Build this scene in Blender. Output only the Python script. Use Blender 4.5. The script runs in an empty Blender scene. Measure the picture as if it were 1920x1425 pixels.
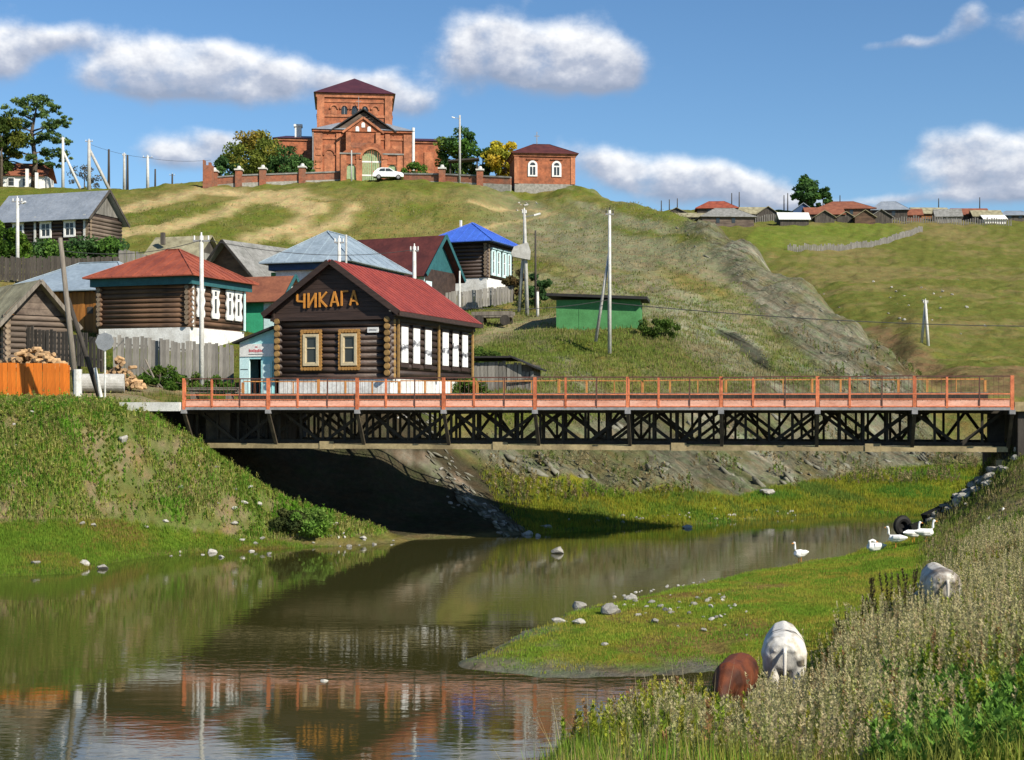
import bpy, math, random
import numpy as np
from mathutils import Vector, Matrix
random.seed(7); rng = np.random.default_rng(11)
S = bpy.context.scene
COL = S.collection
F, HZ, CX, CAMZ = 2700.0, 762.0, 960.0, 5.2
R = math.radians
# ------------------------------------------------------------------ camera
cam_d = bpy.data.cameras.new('camera'); cam = bpy.data.objects.new('camera', cam_d); COL.objects.link(cam)
cam.location = (0, 0, CAMZ); cam.rotation_euler = (R(90), 0, 0)
cam_d.sensor_width = 36; cam_d.lens = 36*F/1920; cam_d.shift_y = (HZ-712.5)/1920
cam_d.clip_start = .5; cam_d.clip_end = 4000
S.camera = cam
S.view_settings.view_transform = 'Standard'; S.view_settings.look = 'None'
S.view_settings.exposure = 0.50; S.view_settings.gamma = 1
S.cycles.max_bounces = 5; S.cycles.diffuse_bounces = 2; S.cycles.transparent_max_bounces = 6
# ------------------------------------------------------------------ light
SUN_EL, SUN_H = R(37), (.70, -.714)
sd = bpy.data.lights.new('sun', 'SUN'); sd.energy = 5.0; sd.angle = R(.53); sd.color = (1, .93, .80)
sun = bpy.data.objects.new('sun', sd); COL.objects.link(sun); sun.location = (60, -60, 80)
sv = Vector((SUN_H[0]*math.cos(SUN_EL), SUN_H[1]*math.cos(SUN_EL), math.sin(SUN_EL)))
sun.rotation_euler = (-sv).to_track_quat('-Z', 'Y').to_euler()
# ------------------------------------------------------------------ world: sky with cumulus clouds
W = bpy.data.worlds.new('World'); S.world = W; W.use_nodes = True
nt = W.node_tree; nt.nodes.clear()
W.cycles.sampling_method = 'MANUAL'; W.cycles.sample_map_resolution = 256
def N(t, typ, **kw):
    n = t.nodes.new(typ)
    for k, v in kw.items(): setattr(n, k, v)
    return n
def link(t, a, b): t.links.new(a, b)
def math_n(t, op, a, b=None, c=None, clamp=False):
    n = N(t, 'ShaderNodeMath', operation=op); n.use_clamp = clamp
    for i, v in enumerate((a, b, c)):
        if v is None: continue
        if isinstance(v, (int, float)): n.inputs[i].default_value = v
        else: link(t, v, n.inputs[i])
    return n.outputs[0]
def vmath(t, op, a, b=None, c=None, out=0):
    n = N(t, 'ShaderNodeVectorMath', operation=op)
    for i, v in enumerate((a, b, c)):
        if v is None: continue
        if isinstance(v, (tuple, list)): n.inputs[i].default_value = v
        else: link(t, v, n.inputs[i])
    return n.outputs[out]
def noise_n(t, vec, scale, detail=3, rough=.55, dist=0, out='Fac', dim='3D'):
    n = N(t, 'ShaderNodeTexNoise'); n.noise_dimensions = dim
    if vec is not None: link(t, vec, n.inputs['Vector'])
    n.inputs['Scale'].default_value = scale; n.inputs['Detail'].default_value = detail
    n.inputs['Roughness'].default_value = rough; n.inputs['Distortion'].default_value = dist
    return n.outputs[out]
def ramp_n(t, fac, stops, interp='LINEAR'):
    n = N(t, 'ShaderNodeValToRGB'); n.color_ramp.interpolation = interp
    e = n.color_ramp.elements
    while len(e) < len(stops): e.new(.5)
    for i, (p, c) in enumerate(stops):
        e[i].position = p; e[i].color = (*c, 1) if len(c) == 3 else c
    link(t, fac, n.inputs[0]); return n.outputs[0]
def mix_n(t, fac, a, b, typ='MIX'):
    n = N(t, 'ShaderNodeMix', data_type='RGBA', blend_type=typ)
    for i, v in ((0, fac), (6, a), (7, b)):
        if isinstance(v, (int, float)): n.inputs[i].default_value = v
        elif isinstance(v, (tuple, list)): n.inputs[i].default_value = (*v, 1) if len(v) == 3 else v
        else: link(t, v, n.inputs[i])
    return n.outputs[2]
# clouds are placed in the sky by azimuth and elevation (radians), measured off the photograph
CLOUDS = [(870,112,66,52),(915,82,50,40),(960,104,70,44),(1040,98,85,62),(1120,100,78,58),(1165,122,52,38),(1000,140,150,36),(1090,150,90,30),
          (300,125,75,40),(350,150,90,45),(420,130,80,38),(480,155,120,48),(580,140,70,36),(230,150,60,36),(330,175,140,30),(690,170,70,34),(770,195,50,26),
          (40,120,70,38),(130,105,110,26),(0,140,80,40),(1110,290,70,36),(1180,320,90,38),(1270,340,110,40),(1370,360,100,36),(1460,380,80,26),
          (1780,290,78,36),(1860,315,90,42),(1960,330,90,50),(1800,345,110,32),(1785,85,44,30),(1720,110,70,18,.5),(1900,110,60,36,.7),(1640,108,50,12,.45),
          (350,310,70,32),(430,275,50,24),(1640,385,120,14),(1850,385,120,20),(720,180,120,60,.38),(150,85,150,26,.42),(480,195,240,30,.3),(1330,345,220,50,.4),(1850,350,150,60,.45),(60,160,140,36,.35),(1680,112,90,14,.4),(380,290,120,40,.42)]
g = bpy.data.node_groups.new('cloud_density', 'ShaderNodeTree')
g.interface.new_socket('Vector', in_out='INPUT', socket_type='NodeSocketVector')
g.interface.new_socket('Density', in_out='OUTPUT', socket_type='NodeSocketFloat'); g.interface.new_socket('Height', in_out='OUTPUT', socket_type='NodeSocketFloat')
gi = N(g, 'NodeGroupInput'); go = N(g, 'NodeGroupOutput')
warp = noise_n(g, gi.outputs[0], 9.0, 3, .5, out='Color')
vv = vmath(g, 'MULTIPLY_ADD', vmath(g, 'SUBTRACT', warp, (.5, .5, .5)), (.035, .03, 0), gi.outputs[0])
tot = None; toth = None
for (px, py, rx, ry, *wt) in CLOUDS:
    c = ((px-CX)/F, (HZ-py-8)/F, 0); s = (F/rx/1.08, F/ry/1.08, 0)
    q = vmath(g, 'MULTIPLY', vmath(g, 'SUBTRACT', vv, c), s)
    l = vmath(g, 'DOT_PRODUCT', q, q, out=1)
    e = math_n(g, 'EXPONENT', math_n(g, 'MULTIPLY_ADD', l, -1.3, math.log(wt[0]) if wt else 0.0))
    sy = N(g, 'ShaderNodeSeparateXYZ'); link(g, q, sy.inputs[0]); hq = math_n(g, 'MULTIPLY_ADD', sy.outputs[1], e, 0.0 if toth is None else toth); toth = hq
    tot = e if tot is None else math_n(g, 'ADD', tot, e)
link(g, math_n(g, 'DIVIDE', toth, math_n(g, 'ADD', tot, .12)), go.inputs[1])
tot = math_n(g, 'MINIMUM', tot, 1.25)
fb = noise_n(g, vmath(g, 'MULTIPLY', gi.outputs[0], (1, 1.35, 1)), 34.0, 8, .62)
gen = math_n(g, 'MULTIPLY', math_n(g, 'SUBTRACT', noise_n(g, vmath(g, 'MULTIPLY', gi.outputs[0], (1, 2.6, 1)), 3.2, 3, .5), .66), 2.6)
gen = math_n(g, 'MAXIMUM', gen, 0)
vo = N(g, 'ShaderNodeTexVoronoi', feature='SMOOTH_F1'); link(g, vmath(g, 'MULTIPLY_ADD', vmath(g, 'SUBTRACT', noise_n(g, gi.outputs[0], 30.0, 2, .5, out='Color'), (.5, .5, .5)), (.02, .02, 0), gi.outputs[0]), vo.inputs['Vector']); vo.inputs['Scale'].default_value = 36; vo.inputs['Smoothness'].default_value = .6
puff = math_n(g, 'MULTIPLY', math_n(g, 'SUBTRACT', .42, vo.outputs['Distance']), .6)
d_ = math_n(g, 'ADD', math_n(g, 'MAXIMUM', tot, gen), math_n(g, 'MULTIPLY', math_n(g, 'SUBTRACT', fb, .5), 1.1))
link(g, math_n(g, 'SUBTRACT', math_n(g, 'ADD', d_, puff), .40), go.inputs[0])
tc = N(nt, 'ShaderNodeTexCoord'); sep = N(nt, 'ShaderNodeSeparateXYZ'); link(nt, tc.outputs['Generated'], sep.inputs[0])
az = math_n(nt, 'ARCTAN2', sep.outputs[0], sep.outputs[1])
el = math_n(nt, 'ARCSINE', sep.outputs[2])
cmb = N(nt, 'ShaderNodeCombineXYZ'); link(nt, az, cmb.inputs[0]); link(nt, el, cmb.inputs[1])
def cloud(v):
    n = N(nt, 'ShaderNodeGroup'); n.node_tree = g; link(nt, v, n.inputs[0]); return n.outputs
dn, hgt_ = cloud(cmb.outputs[0])
na = noise_n(nt, vmath(nt, 'MULTIPLY', cmb.outputs[0], (1, 1.35, 1)), 34.0, 4, .6); nb_ = noise_n(nt, vmath(nt, 'MULTIPLY', vmath(nt, 'ADD', cmb.outputs[0], (.005, .009, 0)), (1, 1.35, 1)), 34.0, 4, .6)
mr = N(nt, 'ShaderNodeMapRange', interpolation_type='SMOOTHSTEP'); link(nt, dn, mr.inputs[0])
mr.inputs[1].default_value = -.16; mr.inputs[2].default_value = .92
alpha = math_n(nt, 'MULTIPLY', mr.outputs[0], math_n(nt, 'MULTIPLY', math_n(nt, 'GREATER_THAN', el, 0.0), .93))
lit = math_n(nt, 'ADD', math_n(nt, 'MULTIPLY', math_n(nt, 'SUBTRACT', na, nb_), 1.1), math_n(nt, 'MULTIPLY_ADD', hgt_, .75, .47), clamp=True)
ccol = ramp_n(nt, lit, [(0, (.24, .28, .37)), (.35, (.36, .39, .47)), (.58, (.54, .555, .60)), (.95, (.80, .80, .80))])
sky = N(nt, 'ShaderNodeTexSky', sky_type='NISHITA'); sky.sun_disc = False
sky.sun_elevation = SUN_EL; sky.sun_rotation = R(135); sky.air_density = 1.0; sky.dust_density = .25; sky.ozone_density = 3.5; sky.altitude = 400
skc = mix_n(nt, 1.0, sky.outputs[0], (.082, .087, .090), 'MULTIPLY')
hs = N(nt, 'ShaderNodeHueSaturation'); hs.inputs['Saturation'].default_value = 1.1; link(nt, skc, hs.inputs['Color'])
fin = mix_n(nt, alpha, hs.outputs[0], ccol)
bg = N(nt, 'ShaderNodeBackground'); link(nt, fin, bg.inputs[0]); bg.inputs[1].default_value = 1.0
wo = N(nt, 'ShaderNodeOutputWorld'); link(nt, bg.outputs[0], wo.inputs[0])
# ------------------------------------------------------------------ helpers
def P(px, py, d): return Vector(((px-CX)*d/F, d, CAMZ+(HZ-py)*d/F))
def setp(o, label=None, cat=None, group=None, kind=None):
    for k, v in (('label', label), ('category', cat), ('group', group), ('kind', kind)):
        if v: o[k] = v
    return o
def thing(name, label, cat, loc=(0, 0, 0), rotz=0, group=None, kind=None):
    o = bpy.data.objects.new(name, None); COL.objects.link(o); o.empty_display_size = .3
    o.location = loc; o.rotation_euler = (0, 0, rotz)
    return setp(o, label, cat, group, kind)
def link_mesh(name, me, parent=None, loc=None, rot=None):
    o = bpy.data.objects.new(name, me); COL.objects.link(o)
    if parent: o.parent = parent
    if loc is not None: o.location = loc
    if rot is not None: o.rotation_euler = rot
    return o
class MB:
    def __init__(s): s.v = []; s.f = []; s.mi = []; s.m = 0
    def add(s, vs, fs):
        b = len(s.v); s.v += [tuple(v) for v in vs]; s.f += [tuple(b+i for i in f) for f in fs]; s.mi += [s.m]*len(fs); return s
    def box(s, x0, x1, y0, y1, z0, z1):
        return s.add([(x0,y0,z0),(x1,y0,z0),(x1,y1,z0),(x0,y1,z0),(x0,y0,z1),(x1,y0,z1),(x1,y1,z1),(x0,y1,z1)],
                     [(0,3,2,1),(4,5,6,7),(0,1,5,4),(1,2,6,5),(2,3,7,6),(3,0,4,7)])
    def bar(s, a, b, w, h=None, up=(0, 0, 1)):
        a, b = Vector(a), Vector(b); h = h or w; d = (b-a).normalized(); u = Vector(up)
        if abs(d.dot(u)) > .98: u = Vector((1, 0, 0))
        r = d.cross(u).normalized(); u = r.cross(d).normalized(); r *= w/2; u *= h/2
        return s.add([a-r-u, a+r-u, a+r+u, a-r+u, b-r-u, b+r-u, b+r+u, b-r+u],
                     [(0,1,2,3),(7,6,5,4),(0,4,5,1),(1,5,6,2),(2,6,7,3),(3,7,4,0)])
    def tube(s, pts, rad, n=8, caps=True, capm=None):
        pts = [Vector(p) for p in pts]; rad = rad if isinstance(rad, (list, tuple)) else [rad]*len(pts)
        b = len(s.v); k = len(pts); t0 = None
        for i, p in enumerate(pts):
            d = (pts[min(i+1, k-1)]-pts[max(i-1, 0)]).normalized()
            u = Vector((0, 0, 1)) if abs(d.z) < .9 else Vector((1, 0, 0))
            r = d.cross(u).normalized(); u = r.cross(d).normalized()
            for j in range(n):
                a = 2*math.pi*j/n; s.v.append(tuple(p+(r*math.cos(a)+u*math.sin(a))*rad[i]))
        for i in range(k-1):
            for j in range(n):
                s.f.append((b+i*n+j, b+(i+1)*n+j, b+(i+1)*n+(j+1) % n, b+i*n+(j+1) % n)); s.mi.append(s.m)
        if caps:
            cm = s.m if capm is None else capm
            s.f.append(tuple(b+j for j in range(n))); s.mi.append(cm)
            s.f.append(tuple(b+(k-1)*n+j for j in reversed(range(n)))); s.mi.append(cm)
        return s
    def prism(s, poly, y0, y1):      # polygon in (x, z), extruded along y
        n = len(poly)
        vs = [(x, y0, z) for x, z in poly]+[(x, y1, z) for x, z in poly]
        fs = [tuple(range(n)), tuple(reversed(range(n, 2*n)))]+[(i, n+i, n+(i+1) % n, (i+1) % n) for i in range(n)]
        return s.add(vs, fs)
    def prismx(s, poly, x0, x1):     # polygon in (y, z), extruded along x
        n = len(poly)
        vs = [(x0, y, z) for y, z in poly]+[(x1, y, z) for y, z in poly]
        fs = [tuple(reversed(range(n))), tuple(range(n, 2*n))]+[((i+1) % n, n+(i+1) % n, n+i, i) for i in range(n)]
        return s.add(vs, fs)
    def slab(s, pts, t):             # planar polygon given thickness t downwards along its normal
        pts = [Vector(p) for p in pts]; nn = (pts[1]-pts[0]).cross(pts[2]-pts[0]).normalized()
        if nn.z < 0: nn = -nn; pts = pts[::-1]
        n = len(pts); vs = pts+[p-nn*t for p in pts]
        return s.add(vs, [tuple(range(n)), tuple(reversed(range(n, 2*n)))]+[((i+1) % n, i, n+i, n+(i+1) % n) for i in range(n)])
    def mesh(s, name, mats, smooth=False):
        me = bpy.data.meshes.new(name); me.from_pydata(s.v, [], s.f)
        for m in (mats if isinstance(mats, (list, tuple)) else [mats]): me.materials.append(m)
        me.polygons.foreach_set('material_index', s.mi)
        if smooth: me.polygons.foreach_set('use_smooth', [True]*len(s.f))
        me.update(); return me
    def build(s, name, mats, parent=None, smooth=False, loc=None, rot=None):
        return link_mesh(name, s.mesh(name, mats, smooth), parent, loc, rot)
def np_mesh(name, V, faces, mat, col=None, parent=None, smooth=False):
    """V (n,3), faces (m,k) fixed-size; col (n,3) stored as colour attribute"""
    me = bpy.data.meshes.new(name); n, m, k = len(V), len(faces), faces.shape[1]
    me.vertices.add(n); me.vertices.foreach_set('co', np.ascontiguousarray(V, np.float32).ravel())
    me.loops.add(m*k); me.loops.foreach_set('vertex_index', np.ascontiguousarray(faces, np.int32).ravel())
    me.polygons.add(m); me.polygons.foreach_set('loop_start', np.arange(0, m*k, k, dtype=np.int32))
    me.polygons.foreach_set('loop_total', np.full(m, k, np.int32))
    if smooth: me.polygons.foreach_set('use_smooth', np.ones(m, bool))
    if col is not None:
        a = me.color_attributes.new('Col', 'FLOAT_COLOR', 'POINT')
        a.data.foreach_set('color', np.concatenate([col, np.ones((n, 1))], 1).astype(np.float32).ravel())
    me.materials.append(mat); me.update(); me.validate()
    return link_mesh(name, me, parent)
# ------------------------------------------------------------------ materials
MATS = {}
def pmat(name, c, c2=None, rough=.8, scale=4, bump=0, bscale=None, metal=0, stretch=(1, 1, 1), detail=4, spec=.3, lo=.35, hi=.65, per_obj=0):
    m = bpy.data.materials.new(name); m.use_nodes = True; t = m.node_tree
    b = t.nodes['Principled BSDF']; b.inputs['Roughness'].default_value = rough; b.inputs['Metallic'].default_value = metal
    b.inputs['Specular IOR Level'].default_value = spec
    c2 = c2 or tuple(x*.7 for x in c)
    tcn = N(t, 'ShaderNodeTexCoord'); vec = vmath(t, 'MULTIPLY', tcn.outputs['Object'], stretch)
    if per_obj:
        oi = N(t, 'ShaderNodeObjectInfo')
    n1 = noise_n(t, vec, scale, detail, .6)
    col = ramp_n(t, n1, [(lo, c2), (hi, c)])
    n2 = noise_n(t, vec, scale*7, 3, .6)
    col = mix_n(t, .45, col, ramp_n(t, n2, [(.3, (.55, .55, .55)), (.7, (1.25, 1.25, 1.25))]), 'MULTIPLY')
    if per_obj:
        r = math_n(t, 'ADD', math_n(t, 'MULTIPLY', oi.outputs['Random'], per_obj), 1-per_obj/2)
        col = vscale(t, col, r)
    link(t, col, b.inputs['Base Color'])
    if bump:
        bn = N(t, 'ShaderNodeBump'); bn.inputs['Strength'].default_value = bump; bn.inputs['Distance'].default_value = .05
        link(t, noise_n(t, vec, bscale or scale*3, 5, .6), bn.inputs['Height']); link(t, bn.outputs[0], b.inputs['Normal'])
    MATS[name] = m; return m
def vscale(t, col, f):
    n = N(t, 'ShaderNodeVectorMath', operation='SCALE'); link(t, col, n.inputs[0])
    if isinstance(f, (int, float)): n.inputs['Scale'].default_value = f
    else: link(t, f, n.inputs['Scale'])
    return n.outputs[0]
def attr_mat(name, rough=.7, transl=.0, scale=3.0, amp=.35):
    m = bpy.data.materials.new(name); m.use_nodes = True; t = m.node_tree
    b = t.nodes['Principled BSDF']; b.inputs['Roughness'].default_value = rough; b.inputs['Specular IOR Level'].default_value = .0
    a = N(t, 'ShaderNodeAttribute', attribute_name='Col')
    tcn = N(t, 'ShaderNodeTexCoord')
    f = math_n(t, 'MULTIPLY_ADD', noise_n(t, tcn.outputs['Object'], scale, 3), amp*2, 1-amp)
    col = vscale(t, a.outputs['Color'], f); link(t, col, b.inputs['Base Color'])
    if transl:
        tr = N(t, 'ShaderNodeBsdfTranslucent'); link(t, vscale(t, col, 1.1), tr.inputs[0])
        mx = N(t, 'ShaderNodeMixShader'); mx.inputs[0].default_value = transl
        link(t, b.outputs[0], mx.inputs[1]); link(t, tr.outputs[0], mx.inputs[2])
        link(t, mx.outputs[0], t.nodes['Material Output'].inputs[0])
    MATS[name] = m; return m
def brick_mat(name, c1, c2, mortar, sx=.26, sz=.09, wear=(.13, .06, .04)):
    m = bpy.data.materials.new(name); m.use_nodes = True; t = m.node_tree
    b = t.nodes['Principled BSDF']; b.inputs['Roughness'].default_value = .9; b.inputs['Specular IOR Level'].default_value = .15
    tcn = N(t, 'ShaderNodeTexCoord'); sp = N(t, 'ShaderNodeSeparateXYZ'); link(t, tcn.outputs['Object'], sp.inputs[0])
    cb = N(t, 'ShaderNodeCombineXYZ'); link(t, math_n(t, 'ADD', sp.outputs[0], sp.outputs[1]), cb.inputs[0]); link(t, sp.outputs[2], cb.inputs[1])
    br = N(t, 'ShaderNodeTexBrick'); link(t, cb.outputs[0], br.inputs['Vector'])
    br.inputs['Color1'].default_value = (*c1, 1); br.inputs['Color2'].default_value = (*c2, 1); br.inputs['Mortar'].default_value = (*mortar, 1)
    br.inputs['Scale'].default_value = 1; br.inputs['Mortar Size'].default_value = .006
    br.inputs['Brick Width'].default_value = sx; br.inputs['Row Height'].default_value = sz
    n1 = noise_n(t, tcn.outputs['Object'], .7, 5, .65)
    col = mix_n(t, ramp_n(t, n1, [(.40, (0, 0, 0)), (.68, (.75, .75, .75))]), br.outputs['Color'], wear)
    col = mix_n(t, .7, col, ramp_n(t, noise_n(t, tcn.outputs['Object'], 1.9, 6, .7), [(.32, (.5, .5, .52)), (.5, (1, 1, 1)), (.7, (1.35, 1.25, 1.15))]), 'MULTIPLY')
    link(t, col, b.inputs['Base Color'])
    bn = N(t, 'ShaderNodeBump'); bn.inputs['Strength'].default_value = .4; bn.inputs['Distance'].default_value = .02
    link(t, br.outputs['Fac'], bn.inputs['Height']); bn.invert = True; link(t, bn.outputs[0], b.inputs['Normal'])
    MATS[name] = m; return m
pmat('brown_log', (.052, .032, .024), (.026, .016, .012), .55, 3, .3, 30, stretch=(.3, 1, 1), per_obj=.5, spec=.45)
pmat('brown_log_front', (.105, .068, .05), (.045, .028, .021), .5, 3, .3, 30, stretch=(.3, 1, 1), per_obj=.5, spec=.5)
pmat('old_log', (.15, .085, .05), (.055, .032, .02), .75, 2, .4, 24, stretch=(.25, 1, 1), per_obj=.5)
pmat('grey_log', (.17, .13, .10), (.07, .05, .04), .85, 2, .4, 24, stretch=(.25, 1, 1), per_obj=.5)
pmat('log_end', (.35, .215, .075), (.22, .125, .045), .75, 8, per_obj=.4)
pmat('log_end_grey', (.30, .23, .16), (.16, .11, .07), .8, 8)
pmat('brown_board', (.062, .038, .03), (.035, .022, .018), .6, 4, .2, stretch=(.2, 1, 3), per_obj=.3)
pmat('ochre_trim', (.46, .25, .08), (.33, .16, .04), .6, 8, .2)
pmat('cream_trim', (.62, .52, .34), (.5, .4, .24), .6, 8)
pmat('white_paint', (.80, .79, .76), (.66, .65, .62), .6, 3)
pmat('whitewash', (.82, .81, .78), (.62, .60, .56), .85, 1.6, .2)
pmat('grey_board', (.26, .245, .22), (.13, .12, .105), .85, 3, .4, 20, stretch=(1, 1, .2), per_obj=.6)
pmat('dark_board', (.10, .085, .07), (.045, .038, .032), .85, 3, .4, 20, stretch=(1, 1, .2), per_obj=.5)
pmat('orange_board', (.62, .17, .015), (.45, .11, .01), .6, 3, .2, stretch=(1, 1, .2), per_obj=.3)
pmat('amber_board', (.42, .17, .035), (.20, .075, .018), .65, 2, .2, stretch=(1, 1, .2), per_obj=.5)
pmat('red_roof', (.31, .058, .04), (.21, .038, .028), .55, .9, .15, 3, spec=.3)
pmat('orange_roof', (.33, .085, .045), (.20, .05, .03), .65, .9, .2, spec=.25)
pmat('maroon_roof', (.115, .032, .026), (.065, .02, .018), .6, .9, .2, spec=.25)
pmat('church_roof', (.085, .022, .026), (.06, .016, .02), .45, .6, .1, spec=.5)
pmat('rust_roof', (.26, .095, .05), (.17, .06, .035), .75, 1.0, .2)
pmat('grey_metal_roof', (.33, .36, .40), (.24, .27, .31), .45, .7, .1, metal=.25, spec=.5)
pmat('blue_grey_roof', (.34, .41, .46), (.25, .31, .36), .5, .6, .1, metal=.2)
pmat('blue_roof', (.06, .15, .58), (.05, .12, .50), .45, .8, .1, spec=.5)
pmat('slate_roof', (.26, .255, .24), (.15, .15, .135), .9, 1.6, .3)
pmat('moss_roof', (.34, .31, .20), (.19, .17, .105), .95, 1.2, .4)
pmat('tar_roof', (.035, .032, .03), (.02, .02, .02), .8, 2)
pmat('teal_paint', (.03, .12, .13), (.022, .09, .10), .6, 3)
pmat('turquoise_paint', (.40, .70, .70), (.30, .60, .62), .65, 2.4, .1)
pmat('pale_turquoise', (.62, .80, .80), (.52, .73, .74), .65, 2.4)
pmat('green_paint', (.075, .25, .085), (.055, .19, .06), .7, 1.5, .1)
pmat('mint_paint', (.05, .42, .22), (.04, .34, .18), .7, 1.5)
pmat('navy_paint', (.03, .07, .16), (.02, .05, .12), .6, 2)
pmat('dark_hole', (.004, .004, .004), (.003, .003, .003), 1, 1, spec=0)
pmat('concrete', (.46, .45, .42), (.34, .33, .30), .85, 3, .3)
pmat('pale_concrete', (.62, .61, .57), (.48, .47, .43), .85, 3, .2)
pmat('old_wood', (.24, .21, .17), (.12, .10, .08), .85, 2, .4, 20, stretch=(3, 3, .3))
pmat('dark_wood', (.07, .06, .05), (.035, .03, .025), .85, 2, .4, 20, stretch=(3, 3, .3))
pmat('charred', (.010, .0095, .009), (.005, .005, .005), .8, 4, .5)
pmat('rail_orange', (.66, .20, .085), (.42, .115, .05), .65, 5, .3, per_obj=.4)
pmat('rail_far', (.58, .26, .07), (.42, .17, .05), .6, 5, .2)
pmat('rail_dark', (.14, .06, .045), (.08, .04, .03), .7, 6, .2)
pmat('kerb_pink', (.74, .42, .31), (.60, .27, .18), .75, 3, .2, stretch=(.4, 1, 1.5), per_obj=.25)
pmat('steel_dark', (.045, .037, .026), (.02, .017, .013), .75, 3, .3)
pmat('steel_brown', (.085, .068, .045), (.045, .036, .026), .7, 3, .3)
pmat('beam_tan', (.38, .30, .16), (.20, .155, .08), .75, 1.5, .3, per_obj=.4)
pmat('steel_grey', (.30, .29, .29), (.2, .2, .2), .6, 4)
pmat('stone', (.36, .34, .30), (.21, .20, .17), .9, 3, .6, 9, per_obj=.5)
pmat('pale_stone', (.50, .48, .43), (.34, .32, .28), .9, 3, .5, 9, per_obj=.3)
pmat('firewood', (.47, .30, .15), (.30, .19, .10), .85, 6, .3, per_obj=.6)
pmat('bark', (.13, .10, .075), (.07, .055, .04), .95, 3, .7, 14)
pmat('feather', (.82, .82, .80), (.70, .70, .68), .8, 6)
pmat('beak', (.65, .26, .05), (.5, .2, .04), .5, 6)
pmat('rubber', (.012, .012, .012), (.008, .008, .008), .7, 6)
pmat('car_paint', (.80, .81, .82), (.78, .79, .80), .25, 1, spec=.6)
pmat('red_letters', (.55, .10, .11), (.5, .09, .1), .7, 3)
pmat('ink', (.05, .05, .05), (.03, .03, .03), .8, 3)
pmat('grey_plate', (.30, .31, .32), (.24, .25, .26), .5, 3, metal=.3)
pmat('letter_wood', (.62, .27, .05), (.46, .18, .03), .6, 6)
brick_mat('church_brick', (.43, .14, .062), (.35, .108, .05), (.38, .22, .15))
brick_mat('church_brick_light', (.52, .20, .095), (.45, .16, .078), (.42, .26, .18))
brick_mat('old_brick', (.34, .115, .06), (.25, .085, .05), (.32, .2, .14), wear=(.16, .11, .08))
gm = bpy.data.materials.new('window_glass'); gm.use_nodes = True
gb = gm.node_tree.nodes['Principled BSDF']; gb.inputs['Base Color'].default_value = (.035, .04, .04, 1); gb.inputs['Roughness'].default_value = .12
MATS['glass'] = gm
def poster_mat(seed):
    m = bpy.data.materials.new('poster_print'); m.use_nodes = True; t = m.node_tree; b = t.nodes['Principled BSDF']
    b.inputs['Roughness'].default_value = .7
    tcn = N(t, 'ShaderNodeTexCoord'); v = vmath(t, 'ADD', tcn.outputs['Object'], (seed*3.1, 0, 0))
    n = noise_n(t, vmath(t, 'MULTIPLY', v, (1, 3.2, 1.7)), 4.0, 5, .6)
    sp = N(t, 'ShaderNodeSeparateXYZ'); link(t, tcn.outputs['Object'], sp.inputs[0])
    zc = math_n(t, 'SUBTRACT', 1.0, math_n(t, 'MULTIPLY', math_n(t, 'ABSOLUTE', math_n(t, 'SUBTRACT', sp.outputs[2], .5+.62*((seed*.37+.3) % 1))), 2.2))
    yc = math_n(t, 'SUBTRACT', 1.0, math_n(t, 'MULTIPLY', math_n(t, 'ABSOLUTE', sp.outputs[1]), 3.4))
    k = math_n(t, 'MULTIPLY', n, math_n(t, 'MULTIPLY', math_n(t, 'MAXIMUM', zc, 0), math_n(t, 'MAXIMUM', yc, 0)))
    link(t, ramp_n(t, k, [(.30, (.80, .80, .78)), (.36, (.30, .30, .32)), (.46, (.08, .08, .09))]), b.inputs['Base Color'])
    return m
M = MATS
LEAF = attr_mat('leaf', .6, .4, 2.0, .25); GRASS = attr_mat('grass_blade', .7, .45, 1.2, .3)
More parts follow.
